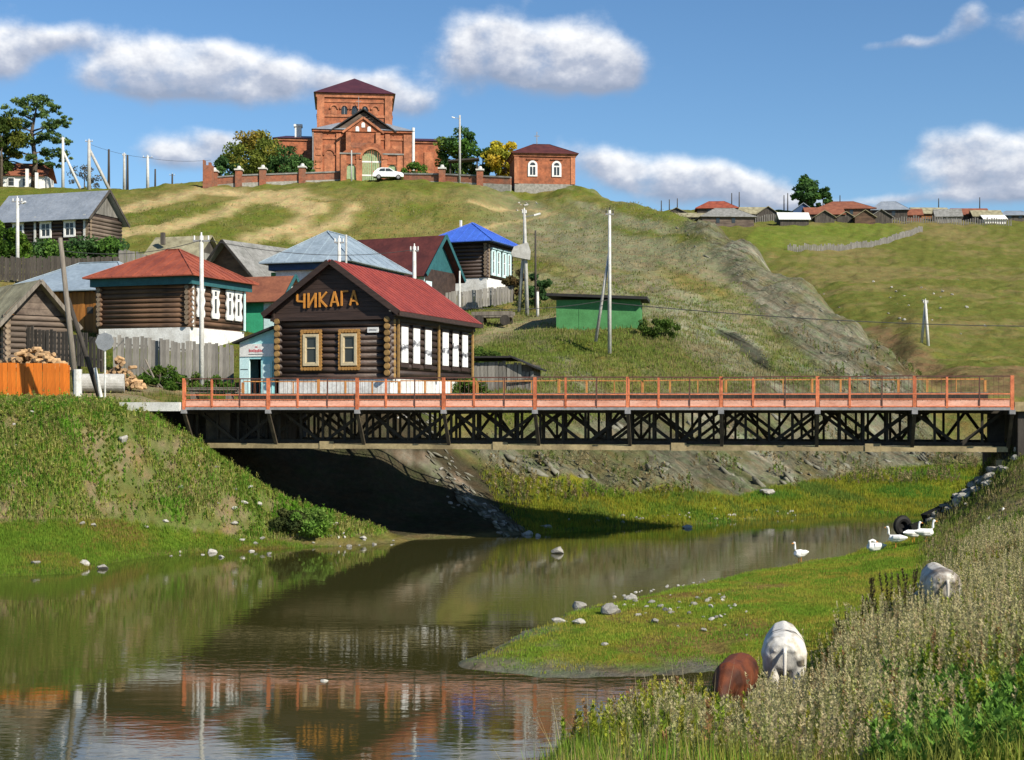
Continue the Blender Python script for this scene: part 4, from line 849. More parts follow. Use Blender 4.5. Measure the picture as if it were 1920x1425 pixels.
plank_fence('picket_fence', 'grey plank fence running in front of the blue-roofed house', 'fence', ground(830, 106), ground(962, 108), 1.25, 'grey_board', .2)
# long house with bluish roof at upper left
lh = house('long_log_house', 'long log house with light grey metal roof at upper left', 'house', 166, 126, -R(19), 9.6, z=19.2)
MB().box(0, 9.6, 0, 4.6, -1.5, 3.0).build('wall', M['brown_log'], lh)
for k in range(9): link_mesh('log', log_mesh(4.6+.5, .17, 'grey_log', 'log_end_grey'), lh, (9.6, -.25, -.1+.33*k), (0, 0, math.pi/2))
for k in range(9): link_mesh('log', log_mesh(9.6+.5, .17, 'brown_log', 'log_end_grey'), lh, (-.25, 0, -.1+.33*k))
gable_x(lh, 9.6, 4.6, .7, .6, 3.0, 5.2, 'grey_metal_roof', sheets=12)
gp2 = thing_part('gable', lh)
for i in range(14):
    y0 = i*4.6/14; y1 = (i+1)*4.6/14-.015; zf = lambda y: 3.0+2.15*(1-abs(y-2.3)/2.3)
    MB().add([(9.62, y0, 3.0), (9.62, y1, 3.0), (9.62, y1, zf(y1)), (9.62, y0, zf(y0)), (9.68, y0, 3.0), (9.68, y1, 3.0), (9.68, y1, zf(y1)), (9.68, y0, zf(y0))], [(0, 3, 2, 1), (4, 5, 6, 7), (0, 1, 5, 4), (1, 2, 6, 5), (2, 3, 7, 6), (3, 0, 4, 7)]).build('plank', M['grey_board'], gp2)
for s in (-1, 1): MB().bar((10.22, 2.3+s*3.05, 2.28), (10.22, 2.3, 5.2), .05, .22).build('bargeboard', M['dark_board'], lh)
for u in (2.4, 5.3, 7.8): window(lh, 'f', 9.6, 4.6, u, 1.0, .9, 1.15, 'white_paint', 'white_paint', .14, .22, cornice=.2, panes=4)
for u in (4.2, 9.35): put(lh, 'f', 9.6, 4.6, u, .3, MB().box(-.1, .1, -.04, .02, 0, 2.5), 'corner_board', M['pale_concrete'], .25)
# green shed, plank shed, hill-top white building
gs = house('green_shed', 'low green metal shed with dark flat roof on the slope', 'shed', 1200, 94, -R(8), 5.5, z=10.2)
MB().box(0, 5.5, 0, 3, -1, 2.0).build('wall', M['green_paint'], gs)
MB().prism([(-.6, 2.25), (6.0, 1.95), (6.0, 2.13), (-.6, 2.43)], -.6, 3.3).build('roof', M['tar_roof'], gs)
MB().box(1.5, 1.53, -.02, -.003, -.5, 2).box(3.4, 3.43, -.02, -.003, -.5, 2).build('seam', M['green_paint'], gs)
ps = house('plank_shed', 'tumbledown grey plank shed behind the cafe beside the bridge', 'shed', 1000, 77, -R(10), 3.5, z=5.9)
bm = MB().box(0, .19, -.02, .02, -.8, 1.75).mesh('plank', M['grey_board'])
for i in range(17): link_mesh('plank', bm, ps, (i*.205, random.uniform(-.03, .03), -.1*(i > 9)-random.uniform(0, .1)-(.45 if i > 13 else 0)), (0, random.uniform(-.03, .03), 0))
MB().box(.05, 3.45, .1, 2.8, -.8, 1.55).build('inner_wall', M['dark_board'], ps)
MB().slab([(-.2, -.35, 2.0), (2.3, -.35, 2.0), (2.3, 2.9, 1.9), (-.2, 2.9, 1.9)], .1).build('roof', M['tar_roof'], ps)
MB().slab([(2.25, -.35, 2.05), (3.8, -.4, 1.35), (3.8, 2.9, 1.3), (2.25, 2.9, 1.95)], .08).build('roof', M['tar_roof'], ps)
MB().bar((2.2, -.12, .6), (3.5, -.12, .75), .05, .14).build('loose_board', M['dark_board'], ps)
wh = house('white_building', 'white building half hidden behind the pine on the hill crest', 'building', 84, 203, R(6), 8.6, z=35.3)
MB().box(0, 8.6, 0, 6, -1.5, 2.6).build('wall', M['white_paint'], wh); gable_x(wh, 8.6, 6, .4, .4, 2.6, 4.6, 'rust_roof')
for u in (2, 4, 6): window(wh, 'f', 8.6, 6, u, .9, .8, 1.1, 'white_paint', 'grey_plate', .1, .06)
MB().box(6.3, 6.7, -1.6, -1.2, -1, 3.1).box(7.6, 8.0, -1.6, -1.2, -1, 2.6).build('porch_post', M['white_paint'], wh)
jitter_logs()
put(mh, 'r', 7.0, 5, .55, -1.2, MB().box(-.45, .45, -.05, .0, 0, 3.6), 'side_panel', M['pale_turquoise'], .03)
# ------------------------------------------------------------------ fences, woodpile, yard things
plank_fence('orange_fence', 'bright orange plank fence at the left edge by the road', 'fence', ground(-60, 60.2), ground(128, 60.4), 1.42, 'orange_board', .17, .004, .01)
plank_fence('grey_plank_fence', 'tall grey plank fence below the log house', 'fence', ground(212, 71), ground(438, 72), 1.85, 'grey_board', .17, .012, .1)
plank_fence('yard_fence', 'dark broken plank fence climbing behind the weathered barn', 'fence', P(22, 668, 70), P(188, 690, 67), 1.5, 'dark_board', .2, .05, .1)
plank_fence('garden_fence', 'dark plank fence below the hedge at upper left', 'fence', ground(-20, 108), ground(222, 108), 1.7, 'dark_board', .2, .02, .1)
plank_fence('hill_fence', 'short grey plank fence beside the mossy shed', 'fence', ground(222, 116), ground(275, 116), 1.6, 'grey_board', .2, .02, .1)
def woodpile(label, px, d, n, w, hgt, dz=0.0):
    g0 = ground(px, d); g0.z += dz
    h = thing('firewood_pile', label, 'firewood', g0, R(-10), 'firewood heaps by the road')
    me = MB().tube([(0, -.22, 0), (0, .22, 0)], .085, 7).mesh('split_log', M['firewood'])
    for i in range(n):
        u = random.uniform(-1, 1); z = random.random()*(1-abs(u)**1.4)
        link_mesh('split_log', me, h, (u*w, random.uniform(-.5, .3)+z*.3, z*hgt+.08), (random.uniform(-.6, .6), random.uniform(0, 3), random.uniform(-.7, .7)))
woodpile('heap of split firewood behind the orange fence', 62, 61.5, 150, 1.5, 1.0, 1.0)
woodpile('tumbled firewood heap beside the concrete pipe', 225, 64.5, 90, 1.05, 1.35)
pip = thing('concrete_pipe', 'grey concrete pipe lying on the grass by the firewood heap', 'pipe', ground(222, 62.8), R(12))
mb = MB(); n = 20
for i in range(n):
    a0, a1 = 2*math.pi*i/n, 2*math.pi*(i+1)/n
    for (r0, r1, x0, x1) in ((.40, .40, -1.5, .25), (.27, .27, .25, -1.5), (.40, .27, .25, .25)):
        q = [(x0, r0*math.cos(a0), .42+r0*math.sin(a0)), (x0, r0*math.cos(a1), .42+r0*math.sin(a1)), (x1, r1*math.cos(a1), .42+r1*math.sin(a1)), (x1, r1*math.cos(a0), .42+r1*math.sin(a0))]
        mb.add(q, [(0, 1, 2, 3)])
mb.build('barrel', M['concrete'], pip)
fb_ = thing('board_stack', 'low stack of weathered boards at the bridge end', 'boards', ground(398, 64), R(-6))
for i in range(7): MB().bar((-1.1+random.uniform(-.2, .2), random.uniform(-.3, .3), .55+.07*(i % 4)), (1.2+random.uniform(-.2, .2), random.uniform(-.3, .3), .55+.07*(i % 4)), .2, .045).build('board', M['old_wood'], fb_)
for s in (-.8, .8): MB().box(s-.1, s+.1, -.3, .3, -.1, .52).build('trestle', M['old_wood'], fb_)
for (px, d, dx) in ((283, 68, .5), (292, 68, .9)):
    o = MB().bar((0, 0, 0), (-dx-.2, .3, 1.35 if dx < .7 else 1.0), .08, .05).build('leaning_plank', M['old_wood'], loc=ground(px+14, d))
    setp(o, 'taller pale plank leaning by the grey plank fence' if dx < .7 else 'shorter pale plank leaning by the grey plank fence', 'plank', 'planks leaning at the grey fence')
cart = thing('hay_cart', 'old wooden cart parked below the blue-roofed house', 'cart', ground(925, 98), R(-8))
MB().box(-1.3, 1.3, -.6, .6, .55, .68).build('bed', M['old_wood'], cart)
for s in (-1, 1): MB().bar((-1.4, s*.62, .8), (1.4, s*.62, .85), .05, .25).build('side_board', M['old_wood'], cart)
for x in (-.9, .9):
    for s in (-1, 1): MB().tube([(x, s*.7, .35), (x, s*.78, .35)], .35, 14).build('wheel', M['dark_wood'], cart)
# ------------------------------------------------------------------ bridge
TH = R(10); D0 = 55.5; X0 = (345-CX)/F*D0
def tpos(px): k = (px-CX)/F; return (k*D0-X0)/(math.cos(TH)+k*math.sin(TH))
POSTS = [tpos(x) for x in (345, 503, 670, 832, 1003, 1177, 1352, 1533, 1715, 1898)]
LN = POSTS[-1]
br = thing('truss_bridge', 'dark steel truss bridge with orange railings crossing the river', 'bridge', (X0, D0, 0), -TH)
MB().box(-.1, LN+.1, 1.32, 6.1, 5.16, 5.32).build('deck', M['steel_brown'], br)
wk = thing_part('walkway', br); pm = MB().box(0, .28, .06, 1.3, 5.2, 5.25).mesh('plank', M['old_wood'])
for i in range(int(LN/.3)): link_mesh('plank', pm, wk, (i*.3, 0, 0))
MB().box(-.08, LN+.08, -.02, .05, 5.07, 5.17).build('edge_channel', M['steel_grey'], br)
kb = thing_part('kerb', br)
for a_, b_ in zip(POSTS[:-1], POSTS[1:]):
    MB().box(a_+.08, b_-.08, .0, .035, 5.19, 5.44).build('kerb_plate', M['kerb_pink'], kb)
    MB().box(a_+.08, b_-.08, -.03, .04, 5.175, 5.215).box(a_+.08, b_-.08, -.02, .04, 5.443, 5.475).build('kerb_rail', M['rail_orange'], kb)
MB().box(-.05, LN+.05, 5.9, 6.05, 5.325, 5.70).build('kerb_timber', M['steel_dark'], br)
MB().box(-.05, LN+.05, 5.88, 6.07, 5.703, 5.75).build('kerb_cap', M['old_wood'], br)
def railing(name, y, mat, thick, pitch_split):
    rl = thing_part(name, br)
    for i, tt in enumerate(POSTS):
        MB().box(tt-thick/2, tt+thick/2, y-.05, y+.05, 5.08, 6.28).build('post', M[mat], rl, rot=(random.uniform(-.012, .012), 0, 0))
        if i < 9:
            for q in (1/3, 2/3):
                x = tt+(POSTS[i+1]-tt)*q; w = .075 if q < .5 else .04
                MB().box(x-w/2, x+w/2, y-.03, y+.03, 5.15, 6.26).build('baluster', M[mat if q < .5 else 'rail_dark' if mat == 'rail_orange' else mat], rl)
            (lambda q0, q1: MB().bar((tt+thick/2, y+q0, 6.262+q0), (POSTS[i+1]-thick/2, y+q1, 6.262+q1), .06, .045))(random.uniform(-.02, .02), random.uniform(-.02, .02)).build('top_rail', M['rail_dark' if mat == 'rail_orange' else mat], rl)
    mb = MB(); pt = .16 if mat == 'rail_orange' else .38; k = int(LN/pt)
    for i in range(k): mb.box(i*pt, i*pt+.010, y-.005, y+.005, 5.4, 6.25)
    o = mb.build('picket', M['rail_dark'], rl); o['kind'] = 'stuff'
    mb = MB().box(.05, LN-.05, y-.015, y+.015, 5.62, 5.66); mb.build('lower_rail', M[mat], rl)
railing('railing', .0, 'rail_orange', .125, 3)
railing('railing', 6.3, 'rail_far', .10, 3)
for tt in POSTS:
    MB().box(tt-.1, tt+.1, -.08, .12, 4.93, 5.08).build('bracket', M['steel_grey'], br)
    MB().bar((tt, .02, 4.95), (tt, 1.0, 3.62), .12, .1).build('strut', M['steel_brown'], br)
    MB().box(tt-.12, tt+.12, .13, 6.4, 4.90, 5.06).build('cross_beam', M['steel_dark'], br)
ZTc, ZBc = 5.0, 3.86
def truss(y, ph, lite):
    tr = thing_part('truss', br)
    for z0, z1 in ((4.95, 5.05), (3.78, 3.91)): MB().box(POSTS[0], LN, y-.09, y+.09, z0, z1).build('chord', M['steel_dark'], tr)
    for i in range(9):
        a_, b_ = POSTS[i], POSTS[i+1]; w = b_-a_
        q = (lambda f: a_+w*((f+ph) % 1.0)) if ph else (lambda f: a_+w*f)
        A = lambda f: a_+w*f+ph*w
        if A(1) > LN+.1: continue
        for f0, z0, f1, z1 in ((0, ZBc, .25, ZTc), (.25, ZTc, .5, ZBc), (.5, ZBc, .75, ZTc), (.75, ZTc, 1, ZBc)) if lite else ((.03, ZTc, .47, ZBc), (.53, ZBc, .97, ZTc)):
            MB().bar((A(f0), y, z0), (A(f1), y, z1), .115, .10, up=(0, 1, 0)).build('diagonal', M['steel_dark'], tr)
        for f in ((0, .5) if lite else (.0, .25, .5, .75)):
            MB().bar((A(f)+.001, y+.01, ZBc), (A(f), y+.01, ZTc), .09, .09).build('vertical', M['steel_dark'], tr)
for y, ph, lt in ((1.3, 0, 0), (2.2, .25, 0), (4.9, .12, 0), (5.7, 0, 1)): truss(y, ph, lt)
bt = thing_part('girder', br)
cuts = [tpos(372)]+[tpos(x) for x in (600, 930, 1270, 1640)]+[LN]
for a_, b_ in zip(cuts[:-1], cuts[1:]):
    MB().box(a_+.01, b_-.01, 0.86, 1.04, 3.58, 3.77).build('beam', M['beam_tan'], bt)
    if a_ > 1: MB().box(a_-.28, a_+.28, 0.82, .857, 3.56, 3.86).build('splice_plate', M['beam_tan'], bt)
MB().box(POSTS[0]+.3, POSTS[0]+1.3, 1.45, 1.53, 3.8, 4.95).build('end_plate', M['steel_brown'], br)
MB().box(LN-.6, LN, 1.62, 1.7, 3.8, 4.95).build('end_plate', M['steel_dark'], br)
ab = thing('bridge_abutment', 'dark timber abutment under the left end of the bridge', 'abutment', (X0, D0, 0), -TH)
for k in range(6): MB().box(-3.4, 3.0, 2.3+.02*(k % 2), 2.6, 3.75+k*.22, 3.965+k*.22).build('timber', M['dark_wood'], ab)
MB().box(-3.4, 2.9, 2.65, 6.2, 3.75, 5.1).build('fill', M['dark_wood'], ab)
for x in (-2.2, -.6): MB().box(x-.14, x+.14, 1.95, 2.25, 2.5, 5.0).build('pile', M['dark_wood'], ab)
asl = MB().box(-2.6, -.12, -.15, 6.2, 5.02, 5.36).build('approach_slab', M['pale_concrete'], ab)
ab2 = thing('bridge_abutment', 'concrete abutment block under the right end of the bridge', 'abutment', (X0, D0, 0), -TH)
MB().box(LN+.25, LN+4, .4, 6.2, 2.2, 5.0).build('block', M['dark_wood'], ab2); MB().box(LN+.12, LN+6, .2, 6.2, 5.03, 5.36).build('slab', M['beam_tan'], ab2)
MB().box(LN-.15, LN+.2, 1.2, 6.0, 2.0, 3.55).build('sill_beam', M['dark_wood'], ab2)
MB().box(LN-.4, LN-.15, .9, 1.15, 1.8, 3.3).build('post', M['beam_tan'], ab2)
# ------------------------------------------------------------------ poles and wires
def pole(name, label, px, d, ytop, mat, r=.12, ybase=None, lean=None, group='utility poles', cross=1, strut=None, lamp=0, insul=1, smat=None):
    p = ground(px, d) if ybase is None else P(px, ybase, d)
    top = P(px if lean is None else lean, ytop, d)
    h = thing(name, label, 'utility pole', p, 0, group)
    v = top-p
    MB().tube([(0, 0, -.6), tuple(v)], [r, r*.7], 8).build('shaft', M[mat], h, True)
    if cross:
        MB().bar(v+Vector((-.5*cross, -.05, -.25)), v+Vector((.5*cross, -.05, -.25)), .07, .08).build('crossarm', M['steel_grey'], h)
    if insul:
        for s in (-.42, 0, .42): MB().tube([v+Vector((s*cross, -.05, -.2 if s else 0)), v+Vector((s*cross, -.05, .0 if s else .16))], [.045, .035], 6).build('insulator', M['white_paint' if insul == 1 else 'dark_wood'], h)
    if strut:
        MB().tube([P(strut[0], strut[1], d+.4)-p+Vector((0, 0, -.4)), v*strut[2]+Vector((0, .1, 0))], [r*.85, r*.65], 8).build('brace', M[smat or mat], h, True)
    if lamp:
        MB().bar(v+Vector((0, 0, -.5)), v+Vector((.8*lamp, -.2, -.35)), .05).build('lamp_arm', M['steel_grey'], h)
        MB().bar(v+Vector((.7*lamp, -.2, -.4)), v+Vector((1.15*lamp, -.25, -.28)), .2, .12).build('lamp_head', M['white_paint'], h)
    return h, top
wp, wtop = pole('wooden_pole', 'leaning grey wooden pole with wooden brace by the orange fence', 147, 57.6, 446, 'old_wood', .13, ybase=742, lean=113, cross=0, insul=0, strut=(190, 738, .62), smat='dark_wood')
MB().tube([(0.03, -.2, -.7), (0.03, -.2, 1.05)], .17, 10).build('concrete_stub', M['pale_concrete'], wp)
MB().tube([P(190, 745, 57.5)-wp.location, P(178, 690, 57.6)-wp.location], .07, 8).build('brace_stub', M['pale_concrete'], wp)
p1, t1 = pole('concrete_pole', 'white concrete pole in front of the log house', 378, 68.5, 442, 'pale_concrete', .13, cross=.8)
p2, t2 = pole('concrete_pole', 'tall white concrete pole with slanted brace beside the green shed', 1143, 87, 394, 'pale_concrete', .12, ybase=645, cross=.5, insul=2, strut=(1117, 628, .70), smat='concrete')
p3, t3 = pole('lamp_pole', 'two-legged concrete lamp pole beside the blue-roofed house', 989, 103, 394, 'concrete', .15, lean=983, cross=.3, strut=(973, 575, .80), lamp=1)
bx_ = MB(); c0 = P(978, 475, 103)-p3.location
bx_.prism([(-.75, .0), (-.55, .45), (-.1, .6), (.45, .75), (.65, .1), (.6, -.5), (-.2, -.35), (-.65, -.25)], -.35, .2); bx_.build('transformer_box', M['concrete'], p3, loc=c0)
pole('dark_pole', 'slim dark pole just right of the lamp pole', 1004, 104, 432, 'dark_wood', .09, ybase=582, cross=0, insul=0)
pole('concrete_stub_post', 'short white concrete stub beside the slim dark pole', 1008, 101, 547, 'pale_concrete', .12, ybase=588, cross=0, insul=0)
pole('concrete_pole', 'concrete pole at far left standing before the long log house', 33, 110, 372, 'pale_concrete', .16, cross=.8, lamp=.6)
pole('concrete_pole', 'concrete pole rising behind the cafe ridge by the white house', 636, 86, 447, 'pale_concrete', .14, cross=.6)
pole('steel_pole', 'thin grey steel pole behind the cafe ridge', 649, 88, 440, 'concrete', .09, cross=0, insul=0)
pole('concrete_pole', 'short concrete pole over the rear of the cafe roof', 777, 82, 462, 'pale_concrete', .14, cross=.5)
pole('thin_post', 'thin pale post on the bank behind the cafe roof', 862, 90, 508, 'pale_concrete', .07, cross=0, insul=0)
pole('tall_pole', 'tall grey pole with lamp by the church wall', 862, 189, 216, 'concrete', .17, cross=0, insul=0, lamp=-.9)
pole('marker_post', 'white footed post on the grass before the church gate', 659, 188, 282, 'concrete', .12, cross=0, insul=0)
pole('concrete_pole', 'concrete pole with long brace on the left hill crest', 167, 194, 262, 'concrete', .28, cross=1, strut=(208, 356, .82))
pole('dark_pole', 'dark wooden pole between the concrete poles on the left crest', 204, 196, 280, 'dark_wood', .2, cross=0, insul=0)
pole('concrete_pole', 'pale pole of the close pair on the left crest', 233, 195, 288, 'concrete', .22, cross=.5)
pole('dark_pole', 'dark pole of the close pair on the left crest', 239, 197, 291, 'dark_wood', .2, cross=0, insul=0)
pole('concrete_pole', 'concrete pole with wide crossarm on the left crest', 277, 200, 292, 'pale_concrete', .24, cross=1.4)
pole('dark_pole', 'short dark pole right of the wide crossarm pole', 291, 205, 317, 'dark_wood', .16, cross=0, insul=0)
pole('concrete_pole', 'braced concrete pole just right of the big pine', 118, 200, 258, 'pale_concrete', .24, cross=.6, strut=(153, 354, .75))
pole('utility_pole', 'tiny distant pole left of the church wall', 323, 260, 326, 'dark_wood', .2, ybase=356, cross=1)
pole('a_frame_pole', 'two-legged pale pole on the far meadow at right', 1741, 138, 563, 'pale_concrete', .17, lean=1735, cross=.5, strut=(1728, 636, .93))
for i, (px, yt, yb) in enumerate(((1240,376,402),(1255,374,402),(1270,372,400),(1372,362,395),(1386,360,395),(1470,366,392),(1477,362,392),(1575,366,385),(1837,370,395),(1760,372,395))):
    pole('village_pole', 'thin dark pole standing among the far village roofs', px, 362+i, yt, 'dark_wood', .16, ybase=yb, cross=0, insul=0, group='poles of the far village')
def wire(name, label, a_, b_, sag, r=.016):
    a_, b_ = Vector(a_), Vector(b_); pts = []
    for i in range(25): q = i/24; p = a_.lerp(b_, q); p.z -= sag*4*q*(1-q); pts.append(p)
    o = MB().tube(pts, r, 5, False).build(name, M['ink']); setp(o, label, 'cable', 'overhead cables')
wire('cable', 'overhead cable sagging from the tall braced pole off to the right', t2+Vector((0, 0, -5.6)), P(1990, 612, 95), .35, .028)
wire('cable', 'overhead cable from the wooden pole to the pole before the log house', P(116, 470, 57.6), t1+Vector((0, 0, -.2)), .35)
wire('cable', 'overhead cable from the pole before the log house toward the cafe', t1+Vector((.3, 0, -.2)), P(777, 468, 82), .5)
wire('cable', 'overhead cable across the green shed', P(777, 566, 80), t2+Vector((0, 0, -5.4)), .5, .02)
wire('cable', 'thin cable between the left crest poles', P(167, 270, 194), P(277, 296, 200), .3, .02)
wire('cable', 'thin cable from the left crest to the church wall', P(277, 296, 200), P(395, 300, 196), .3, .02)
sg = thing('road_sign', 'octagonal road sign seen from behind on a thin post by the road', 'sign', P(197, 752, 57))
MB().tube([(0, 0, -.4), (0, 0, 2.75)], .035, 8).build('post', M['pale_concrete'], sg)
mb = MB().tube([(0, -.035, 2.35), (0, -.06, 2.35)], .37, 8); mb.build('plate', M['grey_plate'], sg)
# ------------------------------------------------------------------ church
CH = R(6.5); cp = ground(681, 200); cz = CAMZ+(HZ-338)*200/F
ch = thing('church', 'red brick church with maroon pyramid roof on the hill top', 'church', (cp.x, cp.y, cz), CH); ch.scale = (.95, .97, 1)
BR, BL = M['church_brick'], M['church_brick_light']
def arch(mb, x0, x1, z0, zs_, y0, y1, n=10):
    r = (x1-x0)/2; pts = [(x0, z0), (x1, z0)]+[((x0+x1)/2+r*math.cos(math.pi*i/n), zs_+r*math.sin(math.pi*i/n)) for i in range(n+1)]
    return mb.prism(pts, y0, y1)
def arch_band(mb, x0, x1, zs_, w, y0, y1, n=12):
    r = (x1-x0)/2; cx = (x0+x1)/2
    for i in range(n):
        a0, a1 = math.pi*i/n, math.pi*(i+1)/n
        pts = [(cx+r*math.cos(a0), zs_+r*math.sin(a0)), (cx+(r+w)*math.cos(a0), zs_+(r+w)*math.sin(a0)), (cx+(r+w)*math.cos(a1), zs_+(r+w)*math.sin(a1)), (cx+r*math.cos(a1), zs_+r*math.sin(a1))]
        mb.prism(pts, y0, y1)
    return mb
MB().box(-7, 7, 0, 7.2, -1.5, 6.6).build('narthex_wall', BR, ch)
for x0, x1 in ((-7.15, -5.9), (5.9, 7.15), (-3.9, -3.2), (3.2, 3.9)): MB().box(x0, x1, -.25, -.003, -1.5, 6.4).build('pilaster', BL, ch)
MB().box(-7.35, 7.35, -.35, 7.3, 6.62, 6.9).build('cornice', BR, ch)
MB().box(-7.1, -2.5, -.12, -.004, 5.6, 5.85).box(2.5, 7.1, -.12, -.004, 5.6, 5.85).build('string_course', BL, ch)
for x in (-4.9, 4.9):
    MB().box(x-.75, x+.75, -.06, -.005, .6, 4.9).build('recessed_panel', BL, ch)
    arch_band(MB(), x-.7, x+.7, 3.4, .22, -.2, -.07).build('blind_arch', BR, ch)
for k in range(5): MB().box(-6.85, -6.1, -.34, -.26, .6+k*.9, .85+k*.9).build('quoin', BL, ch)
# narthex roof: grey hip with a weathered front gable
MB().add([(-7.5, -.5, 6.92), (7.5, -.5, 6.92), (7.5, 7.2, 6.92), (-7.5, 7.2, 6.92), (-4, 7.2, 8.6), (4, 7.2, 8.6), (-3.6, 2.5, 8.4), (3.6, 2.5, 8.4)], [(0, 1, 7, 6), (1, 2, 5, 7), (3, 0, 6, 4), (6, 7, 5, 4)]).build('narthex_roof', M['grey_metal_roof'], ch)
MB().prism([(-4.2, 6.95), (4.2, 6.95), (0.1, 9.55)], .1, .4).build('gable_end', M['grey_log'], ch)
for s in (-1, 1): MB().slab([(s*4.9, -.5, 6.75), (s*4.9, 7.1, 6.75), (0.02*s, 7.1, 9.95), (.02*s, -.5, 9.95)], .16).build('gable_roof', M['tar_roof'], ch)
for k in range(4): MB().bar((-1.8+k*.35, -.1, 7.6+.3*k), (1.7-k*.3, -.1, 7.9+.35*k), .1, .12).build('broken_batten', M['dark_wood'], ch)
# portal
MB().box(-2.5, 2.5, -1.1, -.01, -1.5, 6.5).build('portal', BR, ch)
MB().prism([(-2.7, 6.52), (2.7, 6.52), (0, 8.35)], -1.25, -.1).build('portal_gable', BR, ch)
for s in (-1, 1): MB().bar((s*3.0, -1.35, 6.35), (0, -1.35, 8.45), .3, .28).build('gable_moulding', BL, ch)
for x in (-.85, 0, .85):
    z = 6.55+(.55 if x == 0 else 0); arch(MB(), x-.26, x+.26, z, z+.45, -1.3, -1.256).build('niche', M['white_paint'], ch)
MB().box(-1.8, 1.8, -1.16, -1.11, 4.3, 5.0).build('portal_panel', M['old_brick'], ch)
for s in (-1, 1): MB().box(s*2.15-.35, s*2.15+.35, -1.4, -1.11, -1.5, 6.4).build('portal_pilaster', BL, ch)
arch_band(MB(), -1.5, 1.5, 2.2, .4, -1.35, -1.11, 14).build('portal_arch', BL, ch)
# tower
TW = 5.6; ty0, ty1 = 7.2, 19.1; tz = 13.5
MB().box(-TW, TW, ty0, ty1, -1.5, tz).build('tower_wall', BR, ch)
for z0, z1, o_ in ((12.9, 13.5, .22), (10.1, 10.45, .14), (12.2, 12.45, .1)): MB().box(-TW-o_, TW+o_, ty0-o_, ty1+o_, z0+.003, z1).build('tower_cornice', BL, ch)
for x in (-TW+.5, TW-.5): MB().box(x-.55, x+.55, ty0-.24, ty0-.145, 6.9, 12.9).build('tower_pilaster', BL, ch)
for i, x in enumerate((-3.1, -1.55, 0, 1.55, 3.1)):
    arch_band(MB(), x-.45, x+.45, 11.25, .22, ty0-.22, ty0-.02).build('window_arch', BL, ch)
    if 0 < i < 4:
        o = arch(MB(), x-.43, x+.43, 10.5, 11.25, ty0-.06, ty0-.012).build('window', M['glass'], ch)
        MB().box(x-.04, x+.04, ty0-.09, ty0-.062, 10.5, 11.65).build('mullion', M['grey_plate'], o)
    else: arch(MB(), x-.43, x+.43, 10.5, 11.25, ty0-.05, ty0-.008).build('blind_niche', BL, ch)
o = .55
MB().add([(-TW-o, ty0-o, tz+.02), (TW+o, ty0-o, tz+.02), (TW+o, ty1+o, tz+.02), (-TW-o, ty1+o, tz+.02), (0, (ty0+ty1)/2, tz+3.5)], [(0, 1, 4), (1, 2, 4), (2, 3, 4), (3, 0, 4), (3, 2, 1, 0)]).build('tower_roof', M['church_roof'], ch)
MB().box(.55, .62, ty0-.9, ty0-.83, 10.0, 12.9).box(.2, .97, ty0-.9, ty0-.83, 12.2, 12.28).build('cross', M['steel_grey'], ch)
# wings
for x0, x1 in ((-13.2, -TW-.25), (TW+.25, 12.0)):
    MB().box(x0, x1, 9, 17.5, -1.5, 6.9).build('wing_wall', BR, ch); MB().box(x0-.2, x1+.0, 8.8, 17.7, 6.903, 7.2).build('wing_cornice', BL, ch)
    MB().add([(x0-.4, 8.6, 7.22), (x1, 8.6, 7.22), (x1, 17.9, 7.22), (x0-.4, 17.9, 7.22), (x0+1.5, 13, 8.3), (x1, 13, 8.3)], [(0, 1, 5, 4), (2, 3, 4, 5), (3, 0, 4), (1, 2, 5)]).build('wing_roof', M['church_roof'], ch)
    for k in range(2):
        xc = x0+(x1-x0)*(.3+.4*k); MB().box(xc-.75, xc+.75, 8.86, 8.99, 1.6, 5.6).build('blind_window', BL, ch)
MB().box(-10.3, -9.3, 11, 12.1, 7.4, 9.3).box(-10.45, -9.15, 10.85, 12.25, 9.303, 9.65).build('chimney', M['white_paint'], ch)
MB().tube([(7.3, -.2, -1), (7.3, -.2, 7.4)], .22, 8).build('downpipe', M['white_paint'], ch); MB().tube([(-7.3, -.2, -1), (-7.3, -.2, 6.5)], .1, 8).build('downpipe', M['steel_grey'], ch)
for o in ch.children:
    if o.name.split('.')[0] in ('tower_wall', 'tower_cornice', 'tower_pilaster', 'window_arch', 'window', 'blind_niche', 'tower_roof', 'cross'): o.location.x -= 1.2
# churchyard gate with three openings
gt0 = ground(697, 191.5)
gt = thing('churchyard_gate', 'red brick churchyard gate with pale green arched doors', 'gate', (gt0.x, gt0.y, CAMZ+(HZ-336)*191.5/F), CH)
for x0, x1 in ((-4.1, -3.35), (-2.05, -1.3), (1.3, 2.05), (3.35, 4.1)): MB().box(x0, x1, -.4, .4, -1.2, 3.2).build('pier', BL, gt)
pmat('gate_green', (.33, .42, .24), (.22, .30, .15), .7, 4)
for s in (-1, 1):
    MB().box(s*2.7-.65, s*2.7+.65, -.3, .3, 1.95, 3.2).build('lintel', BR, gt); MB().box(s*2.7-1.55, s*2.7+1.55, -.5, .5, 3.203, 3.4).build('cap', M['slate_roof'], gt)
    MB().prism([(s*2.7-1.2, 3.41), (s*2.7+1.2, 3.41), (s*2.7, 4.2)], -.35, .35).build('pediment', BR, gt)
    d1 = arch(MB(), s*2.7-.6, s*2.7+.6, -.9, 1.35, -.05, .05).build('side_door', M['gate_green'], gt)
arch_band(MB(), -1.3, 1.3, 2.6, .85, -.45, .45, 14).build('arch', BR, gt)
arch_band(MB(), -1.3, 1.3, 2.6, .3, -.55, -.455, 14).build('arch_moulding', BL, gt)
